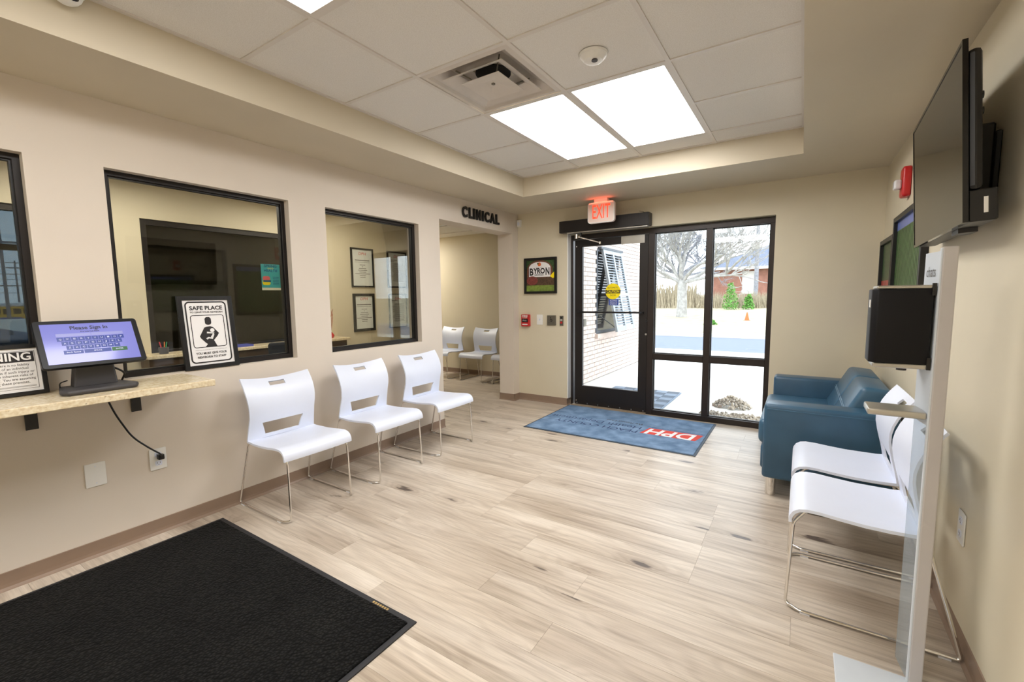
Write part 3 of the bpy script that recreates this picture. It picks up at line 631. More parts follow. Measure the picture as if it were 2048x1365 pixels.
MB().box(-0.130, 0.130, Y1, Y2, 0.160, 0.208).build('header_band', 'ink', g)
text(g, 'WARNING', 0.052, (0, Y1 - 0.0006, 0.184), 'paper', width=0.245, bold=0.0012)
for i, s_ in enumerate(('Under Georgia law, there is no liability', 'for an injury or death of an individual', 'entering these premises if such injury or', 'death results from the inherent risks of', 'contracting COVID-19. You are assuming', 'this risk by entering these premises.')):
    text(g, s_, 0.0165, (0, Y1, 0.147 - 0.0168 * i), 'ink', width=(0.222, 0.214, 0.252, 0.238, 0.252, 0.212)[i])
for z in (0.045, 0.041): MB().box(0.0, 0.126, Y1, Y2, z, z + 0.0012).build('fine_print_line', 'ink_grey', g)
po = thing('spring_poster', 'teal SPRING INTO HEALTH poster taped inside the reception window', 'poster', (-3.236, 1.772, 1.445), R(90))
MB().box(-0.068, 0.068, 0.0, 0.001, 0, 0.186).build('sheet', 'poster_teal', po)
MB().box(-0.068, 0.068, -0.0006, 0, 0.0, 0.018).build('footer', 'poster_cream', po)
text(po, 'SPRING', 0.026, (0, -0.0006, 0.172), 'poster_navy', width=0.09, bold=0.0006); text(po, 'INTO', 0.016, (0, -0.0006, 0.155), 'yellow', width=0.04)
text(po, 'HEALTH', 0.026, (0, -0.0006, 0.139), 'poster_navy', width=0.095, bold=0.0006)
MB().prism(rrect(-0.062, -0.006, 0.036, 0.076, 0.014), -0.0008, -0.0002).build('bus_drawing', 'yellow', po)
MB().prism(rrect(-0.060, -0.008, 0.066, 0.10, 0.014), -0.0010, -0.0003).build('bus_drawing', 'poster_pink', po)
MB().prism(rrect(-0.058, -0.002, 0.058, 0.072, 0.004), -0.0012, -0.0004).build('bus_drawing', 'poster_navy', po)
for i in range(6): MB().box(0.012, 0.058, -0.0006, 0, 0.092 - i * 0.011, 0.096 - i * 0.011).build('print_line', 'poster_navy', po)

# wall plates on the left wall
p = thing('blank_plate', 'plain white blank cover plate low on the left wall', 'wall plate', (XL, 0.706, 0.386), R(90))
MB().prism(rrect(-0.043, 0.043, 0, 0.128, 0.003, 2), -0.006, -0.001).build('plate', 'white_plate', p, bevel=0.0015, seg=1)
for z in (0.018, 0.11): MB().cyl((0, 0, 0), 0.003, 0.0015, 10, m=Matrix.Translation((0, -0.006, z)) @ Matrix.Rotation(R(90), 4, 'X')).build('screw', 'white_plastic', p)
def outlet(label, loc, rz, sockets=(0.038, 0.09)):
    p = thing('wall_outlet', label, 'outlet', loc, rz)
    MB().prism(rrect(-0.041, 0.041, 0, 0.126, 0.003, 2), -0.006, -0.001).build('plate', 'white_plate', p, bevel=0.0015, seg=1)
    for z in sockets:
        s_ = MB().prism(rrect(-0.017, 0.017, z - 0.014, z + 0.014, 0.009, 4), -0.008, -0.006).build('socket', 'white_plastic', p)
        MB().box(-0.008, -0.0055, -0.0085, -0.008, z - 0.002, z + 0.007).box(0.0055, 0.008, -0.0085, -0.008, z - 0.002, z + 0.007).box(-0.002, 0.002, -0.0085, -0.008, z - 0.010, z - 0.006).build('slot', 'ink_grey', s_)
    return p
outlet('white wall outlet with the kiosk cord plugged in', (XL, 0.984, 0.386), R(90))
outlet('white wall outlet low on the right wall behind the sanitizer stand', (XR, 2.345, 0.392), R(-90))

# ------------------------------------------------------------------ mats
mt = thing('floor_mat', 'large black looped entrance mat with a rubber edge in the foreground', 'mat', (-2.163, -0.02, 0))
MB().box(-0.85, 0.85, -1.27, 1.265, 0.0005, 0.006).build('rubber_border', 'rubber', mt)
MB().box(-0.825, 0.825, -1.245, 1.238, 0.002, 0.013).build('pile', 'carpet_black', mt, bevel=0.004, seg=2)
for i in range(7): MB().box(0.59 + i * 0.015, 0.60 + i * 0.015, 1.245, 1.256, 0.006, 0.0066).build('edge_mark', 'gold', mt)
mt = thing('logo_mat', 'blue grey entrance mat with a red and white logo in front of the glass door', 'mat', (-1.563, 4.472, 0))
MB().box(-0.858, 0.858, -0.558, 0.545, 0.0005, 0.005).build('rubber_border', 'rubber_blue', mt)
MB().box(-0.838, 0.838, -0.538, 0.53, 0.002, 0.010).build('pile', 'carpet_blue', mt, bevel=0.003, seg=2)
def mtext(s_, x0, x1, y, size, mat, bold=0.0, shear=0.0, stretch=None):
    text(mt, s_, size, ((x0 + x1) / 2 + 1.563, y - 4.472, 0.0106), mat, flat=True, spin=R(180), width=abs(x1 - x0), bold=bold, shear=shear, stretch=stretch)
plain('mat_ink', srgb(46, 66, 104), 0.9, var=0.1)
mtext('PEACH COUNTY', -1.33, -2.246, 4.33, 0.12, 'mat_ink', 0.001); mtext('Health', -1.335, -1.690, 4.465, 0.13, 'mat_ink'); mtext('Department', -1.745, -2.364, 4.475, 0.13, 'mat_ink')
mtext('We Protect Lives.', -1.355, -1.76, 4.60, 0.065, 'ink', 0.001, 0.3)
lg_ = MB().add([(x + 1.563, y - 4.472, z) for z in (0.0098, 0.0106) for x, y in ((-1.305, 4.31), (-0.785, 4.31), (-0.745, 4.515), (-1.262, 4.515))],
         [(0, 3, 2, 1), (4, 5, 6, 7), (0, 1, 5, 4), (1, 2, 6, 5), (2, 3, 7, 6), (3, 0, 4, 7)])
plain('mat_red', srgb(220, 70, 56), 0.9, var=0.08); plain('mat_white', srgb(238, 238, 240), 0.9, var=0.03)
lg_.build('logo_block', 'mat_red', mt)
text(mt, 'DPH', 0.26, (-1.023 + 1.563, 4.413 - 4.472, 0.0112), 'mat_white', flat=True, spin=R(180), width=0.47, bold=0.006, shear=0.15)
MB().box(-1.25 + 1.563, -0.75 + 1.563, 4.535 - 4.472, 4.541 - 4.472, 0.0098, 0.0106).build('logo_line', 'mat_ink', mt)
mtext('Georgia Department of Public Health', -0.76, -1.25, 4.562, 0.03, 'mat_ink')

# ------------------------------------------------------------------ white sled chairs
def make_chair():
    t = thing('waiting_chair', 'x', 'chair')
    # backrest: rows of (z, forward distance, half slot width)
    rows = [(0.448, -0.150, .120), (0.470, -0.147, .120), (0.515, -0.138, .132), (0.556, -0.128, .145), (0.60, -0.118, .125), (0.65, -0.110, .11), (0.69, -0.110, .095),
            (0.73, -0.118, .08), (0.77, -0.133, .065), (0.802, -0.150, .055), (0.833, -0.170, .055), (0.862, -0.192, .055)]
    cols = [-1, -.8, -.6, None, -.5, 0, .5, None, .6, .8, 1]
    V = []; F = []
    for r_, (z, dd, iw) in enumerate(rows):
        e = 0.238 - 0.010 * max(0, 1 - abs(z - 0.60) / 0.16)
        xs = [-e, -e + (e - iw) * .35, -e + (e - iw) * .7, -iw, -iw * .5, 0, iw * .5, iw, e - (e - iw) * .7, e - (e - iw) * .35, e]
        for x in xs:
            q = 1 - (x / e) ** 2; hgt = max(0, (z - 0.55) / 0.31)
            V.append((x, -dd + 0.028 * q * hgt, z - 0.024 * q * max(0, (z - 0.75) / 0.112)))
    nc = 11
    for r_ in range(len(rows) - 1):
        for c_ in range(nc - 1):
            if 3 <= c_ <= 6 and (1 <= r_ <= 2 or r_ == 9): continue
            a = r_ * nc + c_; F.append((a, a + 1, a + nc + 1, a + nc))
    def shell(name, V, F, th):
        me = bpy.data.meshes.new(name); me.from_pydata(V, [], F); bm = bmesh.new(); bm.from_mesh(me)
        bmesh.ops.recalc_face_normals(bm, faces=bm.faces)
        bmesh.ops.solidify(bm, geom=bm.faces[:], thickness=th)
        bmesh.ops.recalc_face_normals(bm, faces=bm.faces)
        bm.to_mesh(me); bm.free()
        me.polygons.foreach_set('use_smooth', [True] * len(me.polygons)); me.set_sharp_from_angle(angle=R(42))
        return link(name, me, 'white_plastic', t)
    shell('backrest', V, F, 0.010)
    prof = [(-0.158, 0.452), (-0.12, 0.449), (-0.06, 0.448), (0.02, 0.449), (0.10, 0.455), (0.17, 0.462), (0.215, 0.463), (0.245, 0.457), (0.266, 0.443), (0.278, 0.422), (0.281, 0.405), (0.280, 0.392)]
    xs = [-0.240, -0.225, -0.18, -0.10, 0, 0.10, 0.18, 0.225, 0.240]
    V = []; F = []
    for d_, z in prof:
        for x in xs:
            e = 1 - (x / 0.24) ** 2; V.append((x * (1.0 if d_ > -0.1 else 0.985), -d_, z - 0.007 * e * (1 if d_ < 0.2 else 0.4)))
    n = len(xs)
    for r_ in range(len(prof) - 1):
        for c_ in range(n - 1):
            a = r_ * n + c_; F.append((a, a + 1, a + n + 1, a + n))
    shell('seat', V, F, 0.013)
    for s_ in (-1, 1):
        pts = [(s_ * 0.215, 0.02, 0.432), (s_ * 0.225, 0.165, 0.434), (s_ * 0.250, 0.283, 0.009), (s_ * 0.250, -0.232, 0.009), (s_ * 0.218, -0.278, 0.009), (s_ * 0.212, -0.262, 0.385), (s_ * 0.205, -0.215, 0.447), (s_ * 0.20, -0.13, 0.440)]
        lg = MB().tube(fillet(pts, 0.022, 5), 0.0068, 8).build('sled_leg', 'chrome', t, smooth=60)
        for y in (0.235, -0.205): MB().box(s_ * 0.25 - 0.008, s_ * 0.25 + 0.008, y - 0.018, y + 0.018, 0.0, 0.006).build('glide', 'clear_lens', lg)
    MB().tube([(-0.215, 0.02, 0.432), (0.215, 0.02, 0.432)], 0.006, 8).build('cross_bar', 'chrome', t, smooth=60)
    MB().tube([(-0.20, -0.13, 0.438), (0.20, -0.13, 0.438)], 0.006, 8).build('cross_bar', 'chrome', t, smooth=60)
    return t
chair = make_chair()
spots = [((-2.862, 1.662, 0), R(90), 'white plastic waiting chair nearest the black mat under the wide window', 'chairs along the left wall'),
         ((-2.857, 2.352, 0), R(90), 'middle one of three white chairs along the left wall', 'chairs along the left wall'),
         ((-2.857, 3.022, 0), R(90), 'white plastic chair beside the hallway opening on the left wall', 'chairs along the left wall'),
         ((0.272, 2.425, 0), R(-90), 'white plastic chair right behind the sanitizer stand on the right', 'chairs along the right wall'),
         ((0.272, 2.985, 0), R(-90), 'white plastic chair between the blue sofa and the front right chair', 'chairs along the right wall'),
         ((-5.215, 5.905, 0), R(0), 'left one of the white chairs seen in the hallway', 'chairs in the hallway'),
         ((-4.475, 5.885, 0), R(0), 'white chair fully visible in the hallway opening', 'chairs in the hallway'),
         ((-3.83, 5.90, 0), R(0), 'white hallway chair almost hidden behind the opening jamb', 'chairs in the hallway')]
for i, (lc, rz, lb, gp) in enumerate(spots):
    o = chair if i == 0 else copy_tree(chair)
    o.location = lc; o.rotation_euler = (0, 0, rz); o['label'] = lb; o['group'] = gp

# ------------------------------------------------------------------ blue sofa
s = thing('loveseat', 'teal blue leather loveseat against the right wall by the entrance', 'sofa', (0.18, 4.06, 0), R(-90))
for sg, nm in ((1, 'arm'), (-1, 'arm')):
    x0, x1 = (0.50, 0.685) if sg > 0 else (-0.685, -0.50)
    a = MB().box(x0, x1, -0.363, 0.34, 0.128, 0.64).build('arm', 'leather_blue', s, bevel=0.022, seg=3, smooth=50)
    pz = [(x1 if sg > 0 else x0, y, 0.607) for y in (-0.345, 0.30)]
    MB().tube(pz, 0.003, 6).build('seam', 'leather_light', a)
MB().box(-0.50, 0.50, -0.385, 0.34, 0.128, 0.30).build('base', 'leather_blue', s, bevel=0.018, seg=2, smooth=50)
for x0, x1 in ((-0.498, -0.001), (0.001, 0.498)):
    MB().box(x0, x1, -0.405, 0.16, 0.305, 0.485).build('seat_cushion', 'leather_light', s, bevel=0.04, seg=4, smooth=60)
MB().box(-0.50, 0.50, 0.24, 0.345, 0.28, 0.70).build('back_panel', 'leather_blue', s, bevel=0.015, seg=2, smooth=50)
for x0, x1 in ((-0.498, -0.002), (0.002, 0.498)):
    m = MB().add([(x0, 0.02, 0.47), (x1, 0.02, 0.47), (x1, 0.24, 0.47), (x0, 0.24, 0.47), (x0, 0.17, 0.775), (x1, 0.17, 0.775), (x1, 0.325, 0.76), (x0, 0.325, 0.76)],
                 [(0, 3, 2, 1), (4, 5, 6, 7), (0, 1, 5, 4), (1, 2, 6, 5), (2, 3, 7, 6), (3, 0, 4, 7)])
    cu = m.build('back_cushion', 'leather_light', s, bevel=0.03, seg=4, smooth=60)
    for o_ in (0.0, 0.012): MB().tube([(x0 + 0.01, 0.082 + o_ * 0.45, 0.60 + o_), (x1 - 0.01, 0.082 + o_ * 0.45, 0.60 + o_)], 0.0018, 5).build('stitching', 'thread', cu)
for x in (-0.62, 0.62):
    for y in (-0.31, 0.28): MB().cyl((x, y, 0), 0.032, 0.13, 20).build('leg', 'chrome', s, smooth=40)

# ------------------------------------------------------------------ sanitizer stand
s = thing('sanitizer_stand', 'tall light grey floor stand carrying the hand sanitizer dispenser', 'stand', (0.37, 1.98, 0))
pl = [(-0.213, -0.52), (0.14, -0.52), (0.14, 0.03), (-0.213, -0.005)]
MB().box(-0.213, 0.16, -0.50, 0.0, 0.0, 0.008).build('base_plate', 'white_metal', s, bevel=0.003, seg=1)
rotp = Matrix.Rotation(R(8), 4, 'Z')
MB().box(-0.004, 0.002, -0.018, 0.10, 0.008, 0.93, m=rotp).build('front_panel', 'acrylic_frost', s)
MB().box(-0.006, 0.002, -0.018, 0.10, 0.93, 1.505, m=rotp).build('upper_panel', 'white_metal', s)
MB().box(-0.005, 0.034, -0.030, -0.019, 0.008, 1.518, m=rotp).build('post', 'stand_grey', s, bevel=0.004, seg=2)
MB().box(-0.009, -0.002, -0.028, -0.016, 0.008, 1.515, m=rotp).build('edge_trim', 'white_metal', s, bevel=0.003, seg=2)
tx = text(s, 'chats', 0.05, (0, 0, 0), 'ink_grey', width=0.07)
tx.data.transform(rotp @ Matrix.Translation((-0.0072, 0.045, 1.44)) @ Matrix.Rotation(R(-90), 4, 'Z'))
ds = thing('sanitizer_dispenser', 'black automatic hand sanitizer dispenser on the grey stand', 'dispenser', (0.358, 1.985, 1.118))
m = MB().add([(x, y, z) for z in (0.016, 0.268) for x, y in ((0.0, -0.025), (-0.142, -0.03), (-0.157, -0.012), (-0.157, 0.075), (-0.14, 0.09), (0.0, 0.09))],
             [(5, 4, 3, 2, 1, 0), (6, 7, 8, 9, 10, 11)] + [(i, (i + 1) % 6, (i + 1) % 6 + 6, i + 6) for i in range(6)])
m.build('cover', 'dispenser_black', ds, bevel=0.004, seg=2, smooth=40)
for z0, z1 in ((0.0, 0.016), (0.268, 0.280)): MB().box(-0.145, 0.0, -0.022, 0.086, z0, z1).build('trim_band', 'silver', ds, bevel=0.004, seg=2)
for z in (0.0, 0.245): MB().box(-0.006, 0.004, -0.03, -0.02, z, z + 0.04).build('clip', 'black', ds)
MB().box(-0.1585, -0.157, 0.0, 0.03, 0.205, 0.232).build('label_sticker', 'white_plate', ds)
MB().cyl((-0.06, 0.03, -0.012), 0.014, 0.014, 14).build('nozzle', 'charcoal', ds)
MB().box(-0.162, -0.006, -0.023, 0.093, 0.950, 0.974).build('drip_tray', 'silver', s, bevel=0.006, seg=3, smooth=40)['label'] = 'silver drip tray below the dispenser'

# ------------------------------------------------------------------ television
tv = thing('television', 'large black flat television tilted down from the right wall', 'television', (0.428, 2.525, 1.881), rot=(R(3.63), 0, R(-92.19)))
TW, TH = 0.5, 0.2857
m = MB(); rect_ring(m, -TW, TW, -TH, TH, 0.010, -0.004, 0.010, wb=0.012); m.build('bezel', 'black_gloss', tv)
MB().box(-TW + 0.009, TW - 0.009, -0.002, 0.008, -TH + 0.011, TH - 0.009).build('screen', 'screen_off', tv)
MB().box(-TW + 0.004, TW - 0.004, 0.010, 0.045, -TH + 0.10, TH - 0.03).build('rear_housing', 'black', tv, bevel=0.015, seg=2)
MB().box(-TW + 0.004, TW - 0.004, 0.010, 0.078, -TH, -TH + 0.10).build('speaker_housing', 'black', tv, bevel=0.004, seg=1)
MB().box(0.20, 0.30, 0.02, 0.07, -TH - 0.016, -TH).build('sensor_pod', 'charcoal', tv)
MB().box(TW - 0.005, TW - 0.003, 0.045, 0.055, -TH + 0.025, -TH + 0.075).build('label_sticker', 'white_plate', tv)
for z in (0.12, 0.07): MB().cyl((0, 0, 0), 0.012, 0.010, 12, m=Matrix.Translation((TW - 0.06, 0.045, z)) @ Matrix.Rotation(R(-90), 4, 'X')).build('rear_knob', 'black', tv)
tm = thing('tv_wall_mount', 'black wall bracket holding the television on the right wall', 'bracket', (XR, 2.50, 1.70), R(-90))
MB().box(-0.20, 0.20, -0.018, -0.001, 0.02, 0.24).build('wall_plate', 'mount_black', tm, bevel=0.003, seg=1)
for x in (-0.18, 0.18): MB().prism([(x - 0.018, 0.0), (x + 0.018, 0.0), (x + 0.018, 0.27), (x - 0.018, 0.27)], -0.072, -0.018).build('arm', 'mount_black', tm, bevel=0.006, seg=1)
MB().tube(fillet([(0.18, -0.06, 0.0), (0.15, -0.05, -0.03), (0.08, -0.045, -0.04), (0.0, -0.05, -0.03)], 0.02), 0.006, 6).build('cable', 'black', tm)

# strobe and pictures on the right wall
p = thing('alarm_strobe', 'red fire alarm strobe with a clear lens behind the television', 'alarm strobe', (XR, 3.985, 2.005), R(-90))
MB().prism(rrect(-0.06, 0.06, 0, 0.195, 0.02, 4), -0.045, -0.001).build('body', 'red_plastic', p, bevel=0.01, seg=2, smooth=50)
MB().box(-0.035, 0.035, -0.085, -0.045, 0.055, 0.115).build('lens', 'clear_lens', p, bevel=0.01, seg=2)
def wall_picture(label, loc, w, h, bands):
    f = thing('framed_picture', label, 'picture', loc, R(-90)); hw_ = w / 2
    m = MB(); rect_ring(m, -hw_, hw_, 0, h, 0.035, -0.035, -0.001); m.build('frame', 'black', f, bevel=0.003, seg=1)
    pr = MB().box(-hw_ + 0.033, hw_ - 0.033, -0.012, -0.002, 0.033, h - 0.033).build('print', bands[0], f)
    for x0, x1, z0, z1, mt_ in bands[1:]: MB().box(x0, x1, -0.0135, -0.0125, z0, z1).build('print_area', mt_, pr)
    return f
wall_picture('black framed garden photograph with a red strip nearest the end wall', (XR, 4.596, 1.03), 0.61, 0.77, ['photo_tree', (-0.27, 0.27, 0.34, 0.44, 'photo_red'), (-0.27, 0.27, 0.036, 0.34, 'photo_sky')])
f = wall_picture('large black framed photograph of a green crop field under the television', (XR, 3.785, 1.15), 0.99, 0.757, ['photo_field', (-0.46, 0.46, 0.66, 0.722, 'photo_sky')])
for i in range(22): MB().box(-0.45 + i * 0.042, -0.438 + i * 0.042, -0.0135, -0.0125, 0.04, 0.655).build('crop_row', 'photo_tree', f)

# ------------------------------------------------------------------ ceiling fixtures
def light(label, x0, x1, y0, y1, z, mat='light_panel', group=None):
    L = thing('ceiling_light', label, 'ceiling light', ((x0 + x1) / 2, (y0 + y1) / 2, z), group=group)
    a, b = (x1 - x0) / 2, (y1 - y0) / 2
    m = MB().box(-a, a, -b, -b + 0.018, 0, 0.03).box(-a, a, b - 0.018, b, 0, 0.03).box(-a, -a + 0.018, -b + 0.018, b - 0.018, 0, 0.03).box(a - 0.018, a, -b + 0.018, b - 0.018, 0, 0.03)
    m.build('frame', 'ceiling_grid_white', L)
    MB().box(-a + 0.018, a - 0.018, -b + 0.018, b - 0.018, 0.008, 0.02).build('diffuser', mat, L)
light('left one of the two glowing ceiling panels side by side near the entrance', GX[1] + 0.012, GX[2] - 0.012, GY[7] + 0.012, GY[9] - 0.012, ZT - 0.002)
light('right one of the two glowing ceiling panels beside the smoke detector', GX[2] + 0.012, GX[3] - 0.012, GY[7] + 0.012, GY[9] - 0.012, ZT - 0.002)
light('glowing ceiling panel just cut by the top edge of the view', GX[1] + 0.012, GX[2] - 0.012, GY[3] + 0.012, GY[5] - 0.012, ZT - 0.002)
light('left one of two unseen fill panels added behind the viewer', GX[1] + 0.012, GX[2] - 0.012, GY[0] + 0.012, GY[2] - 0.012, ZT - 0.002)  # out of view, added to lift the ambient light in the room
light('right one of two unseen fill panels added behind the viewer', GX[2] + 0.012, GX[3] - 0.012, GY[0] + 0.012, GY[2] - 0.012, ZT - 0.002)  # second panel of the added fill pair, out of view
light('hallway ceiling light hidden beside the opening', -6.65, -5.95, 5.12, 5.72, 2.445, 'light_hall')
light('office ceiling light behind the wide reception window', -4.6, -4.0, 0.6, 1.8, 2.425, 'light_small')
light('unseen extra office panel added to brighten the four framed notices', -4.6, -4.0, 2.5, 3.7, 2.425, 'light_small')  # extra panel out of view, added to light the wall of notices
v = thing('air_diffuser', 'square white ceiling air diffuser with stepped vanes', 'air vent', ((GX[1] + GX[2]) / 2, (GY[6] + GY[7]) / 2, ZT))
a, b = (GX[2] - GX[1]) / 2 - 0.014, (GY[7] - GY[6]) / 2 - 0.014
def sq(r, z): return [(-a * r, -b * r, z), (a * r, -b * r, z), (a * r, b * r, z), (-a * r, b * r, z)]
m = MB(); L_ = [sq(1.0, 0.002), sq(0.90, -0.003), sq(0.86, 0.012), sq(0.60, 0.062), sq(0.30, 0.066)]
for i in range(4): m.add(L_[i] + L_[i + 1], [(k_, (k_ + 1) % 4, (k_ + 1) % 4 + 4, k_ + 4) for k_ in range(4)])
m.build('outer_frame', 'vent_white', v)
MB().cyl((0, 0, 0.058), 0.105, 0.006, 28).build('duct_shade_disc', 'duct_shade', v)  # solid near-black disc, its colour stands in for shade inside the duct
m = MB().add(sq(0.70, -0.006) + sq(0.46, 0.030) + sq(0.70, -0.003) + sq(0.46, 0.033), [(k_, (k_ + 1) % 4, (k_ + 1) % 4 + 4, k_ + 4) for k_ in range(4)] + [(k_ + 8, k_ + 12, (k_ + 1) % 4 + 12, (k_ + 1) % 4 + 8) for k_ in range(4)] + [(k_, k_ + 8, (k_ + 1) % 4 + 8, (k_ + 1) % 4) for k_ in range(4)])
m.build('vane', 'vent_white', v)
m = MB().add(sq(0.44, -0.016) + sq(0.12, 0.004) + sq(0.44, -0.013) + sq(0.12, 0.007), [(k_, (k_ + 1) % 4, (k_ + 1) % 4 + 4, k_ + 4) for k_ in range(4)] + [(4, 5, 6, 7), (15, 14, 13, 12)] + [(k_ + 8, k_ + 12, (k_ + 1) % 4 + 12, (k_ + 1) % 4 + 8) for k_ in range(4)] + [(k_, k_ + 8, (k_ + 1) % 4 + 8, (k_ + 1) % 4) for k_ in range(4)])
m.build('centre_panel', 'vent_white', v)
MB().cyl((0, 0, 0.0), 0.012, 0.004, 12).build('screw', 'steel', v)
for x_, y_ in ((0.4, 0.4), (-0.4, 0.4), (0.4, -0.4), (-0.4, -0.4)): MB().tube([(a * x_ * 0.6, b * y_ * 0.6, 0.0), (a * x_ * 1.3, b * y_ * 1.3, 0.055)], 0.004, 6).build('strut', 'steel', v)
sd = thing('smoke_detector', 'white round smoke detector on the ceiling tile beside the light panels', 'detector', (-0.972, 2.303, ZT))
m = MB().cyl((0, 0, -0.012), 0.072, 0.012, 28, 0.075).cyl((0, 0, -0.036), 0.048, 0.024, 28, 0.070).cyl((0, 0, -0.044), 0.03, 0.008, 28, 0.046); m.build('body', 'white_plate', sd, smooth=30)
MB().cyl((0.015, -0.02, -0.047), 0.016, 0.006, 16).build('sensor_grille', 'charcoal', sd)
dc = thing('dome_camera', 'white dome security camera with a dark lens on the tray side at the top left', 'camera', (TX0, 0.628, 2.60), R(90))
ringv = []; 
m = MB()
for i in range(7):
    an = i / 6 * math.pi / 2; r0 = 0.05 * math.cos(an); z0 = -0.045 * math.sin(an)
    if i < 6:
        an2 = (i + 1) / 6 * math.pi / 2; m.cyl((0, -0.05, z0), max(r0, 1e-4), -0.045 * (math.sin(an2) - math.sin(an)), 24, max(0.05 * math.cos(an2), 1e-4))
m.build('dome', 'white_plate', dc, smooth=50)
MB().cyl((0, -0.05, -0.001), 0.055, 0.03, 24).box(-0.03, 0.03, -0.05, -0.001, 0.0, 0.025).build('mount', 'white_plate', dc, smooth=30)
MB().cyl((0, 0, 0), 0.018, 0.02, 16, m=Matrix.Translation((0.012, -0.075, -0.022)) @ Matrix.Rotation(R(60), 4, 'X')).build('lens', 'black_gloss', dc)

# ------------------------------------------------------------------ inside the office
cs = thing('office_counter', 'beige stone counter under the far office window', 'counter', (-5.055, 2.55, 0.80), R(90))
MB().box(-1.05, 1.05, -0.26, 0.02, 0.06, 0.09).build('slab', 'granite', cs, bevel=0.003, seg=1)
MB().box(-1.03, 1.03, -0.20, 0.0, -0.8, 0.06).build('front_panel', 'wood_desk', cs)
dk = thing('office_desk', 'dark desk below the far office counter', 'desk', (-4.55, 2.3, 0), R(90))
MB().box(-0.9, 0.9, -0.32, 0.30, 0.70, 0.735).build('desktop', 'fabric_dark', dk)
for x in (-0.85, 0.85):
    for y in (-0.28, 0.26): MB().box(x - 0.025, x + 0.025, y - 0.025, y + 0.025, 0, 0.70).build('leg', 'black', dk)
oc = thing('office_chair', 'dark swivel chair behind the safe place sign in the office', 'chair', (-4.05, 2.35, 0), R(250))
MB().box(-0.23, 0.23, -0.23, 0.23, 0.44, 0.51).build('seat', 'fabric_dark', oc, bevel=0.03, seg=2)
MB().box(-0.21, 0.21, 0.2, 0.26, 0.56, 1.0).build('backrest', 'fabric_dark', oc, bevel=0.025, seg=2)
MB().cyl((0, 0, 0.08), 0.03, 0.37, 12).box(-0.03, 0.03, 0.22, 0.25, 0.45, 0.6).build('post', 'black', oc)
for i in range(5): MB().tube([(0, 0, 0.09), (0.28 * math.cos(i * 1.2566), 0.28 * math.sin(i * 1.2566), 0.04)], 0.018, 8).cyl((0.28 * math.cos(i * 1.2566), 0.28 * math.sin(i * 1.2566), 0.0), 0.025, 0.05, 10).build('caster_leg', 'black', oc)
pcup = thing('pen_cup', 'cup of coloured pens on the far office counter', 'pen holder', (-4.93, 1.66, 0.89))
MB().cyl((0, 0, 0), 0.035, 0.06, 18, 0.04).build('cup', 'charcoal', pcup, smooth=40)
for i, (mt_, dx, dy) in enumerate((('pen_red', -0.03, -0.02), ('pen_orange', 0.0, 0.01), ('pen_green', 0.025, 0.02), ('pen_red', 0.01, -0.03))):
    MB().tube([(dx * .3, dy * .3, 0.01), (dx, dy, 0.11)], 0.004, 6).build('pen', mt_, pcup)
tag(MB().box(-0.07, 0.07, -0.10, 0.10, 0, 0.02).build('blue_folder', 'folder_blue', None, loc=(-4.93, 2.33, 0.89)), 'blue folder lying on the far office counter', 'folder')
tag(MB().box(-0.11, 0.11, -0.15, 0.15, 0, 0.004).build('paper_sheet', 'paper', None, loc=(-4.40, 2.52, 0.735), rotz=0.3), 'loose white paper on the office desk', 'paper')
vs_ = thing('flower_vase', 'small red vase with twigs at the end of the office counter', 'vase', (-4.95, 3.42, 0.89))
MB().cyl((0, 0, 0), 0.03, 0.03, 16, 0.045).cyl((0, 0, 0.03), 0.045, 0.04, 16, 0.018).build('vase', 'red_plastic', vs_, smooth=60)
for i in range(6): MB().tube([(0, 0, 0.06), (0.03 * math.cos(i), 0.03 * math.sin(i), 0.2), (0.06 * math.cos(i * 2), 0.06 * math.sin(i), 0.30 + 0.02 * i)], 0.002, 5).build('twig', 'photo_red', vs_)
def notice(label, y0, y1, z0, z1, ml, lines):
    f = thing('framed_notice', label, 'notice', (-5.08, (y0 + y1) / 2, z0), R(90)); hw_, h = (y1 - y0) / 2, z1 - z0
    m = MB(); rect_ring(m, -hw_, hw_, 0, h, ml, -0.02, -0.001); m.build('frame', 'black', f)
    MB().box(-hw_ + ml * .8, hw_ - ml * .8, -0.01, -0.002, ml * .8, h - ml * .8).build('paper', 'paper_cool', f)
    text(f, 'DPH', 0.055, (0, -0.0108, h - 0.075), 'ink_red', width=0.12, shear=0.15)
    for (xc, w_, z, t_) in lines: MB().box(xc - w_ / 2, xc + w_ / 2, -0.0108, -0.01, z, z + t_).build('print_line', 'ink_grey', f)
cl = [(0, .24, .36, .012), (0, .25, .338, .004)] + [(0, w_, .30 - .024 * i, .007) for i, w_ in enumerate((.09, .02, .12, .15, .11, .25, .10, .09))]
ll = [(-0.06, .12, .40, .008), (-0.09, .08, .38, .006)] + [(0.02 + rng.uniform(-.01, .01), .22 + rng.uniform(-.03, .02), .355 - .0145 * i, .006) for i in range(19)]
notice('framed notice with centred lines, upper left of four in the office', 3.86, 4.23, 1.531, 2.06, 0.022, cl)
notice('framed notice with dense text, upper right of four in the office', 4.482, 4.855, 1.531, 2.06, 0.022, ll)
notice('framed notice with a thick border, lower left of four in the office', 3.866, 4.222, 0.928, 1.446, 0.036, cl)
notice('thin framed notice with dense text, lower right of four in the office', 4.487, 4.832, 0.94, 1.442, 0.012, ll)

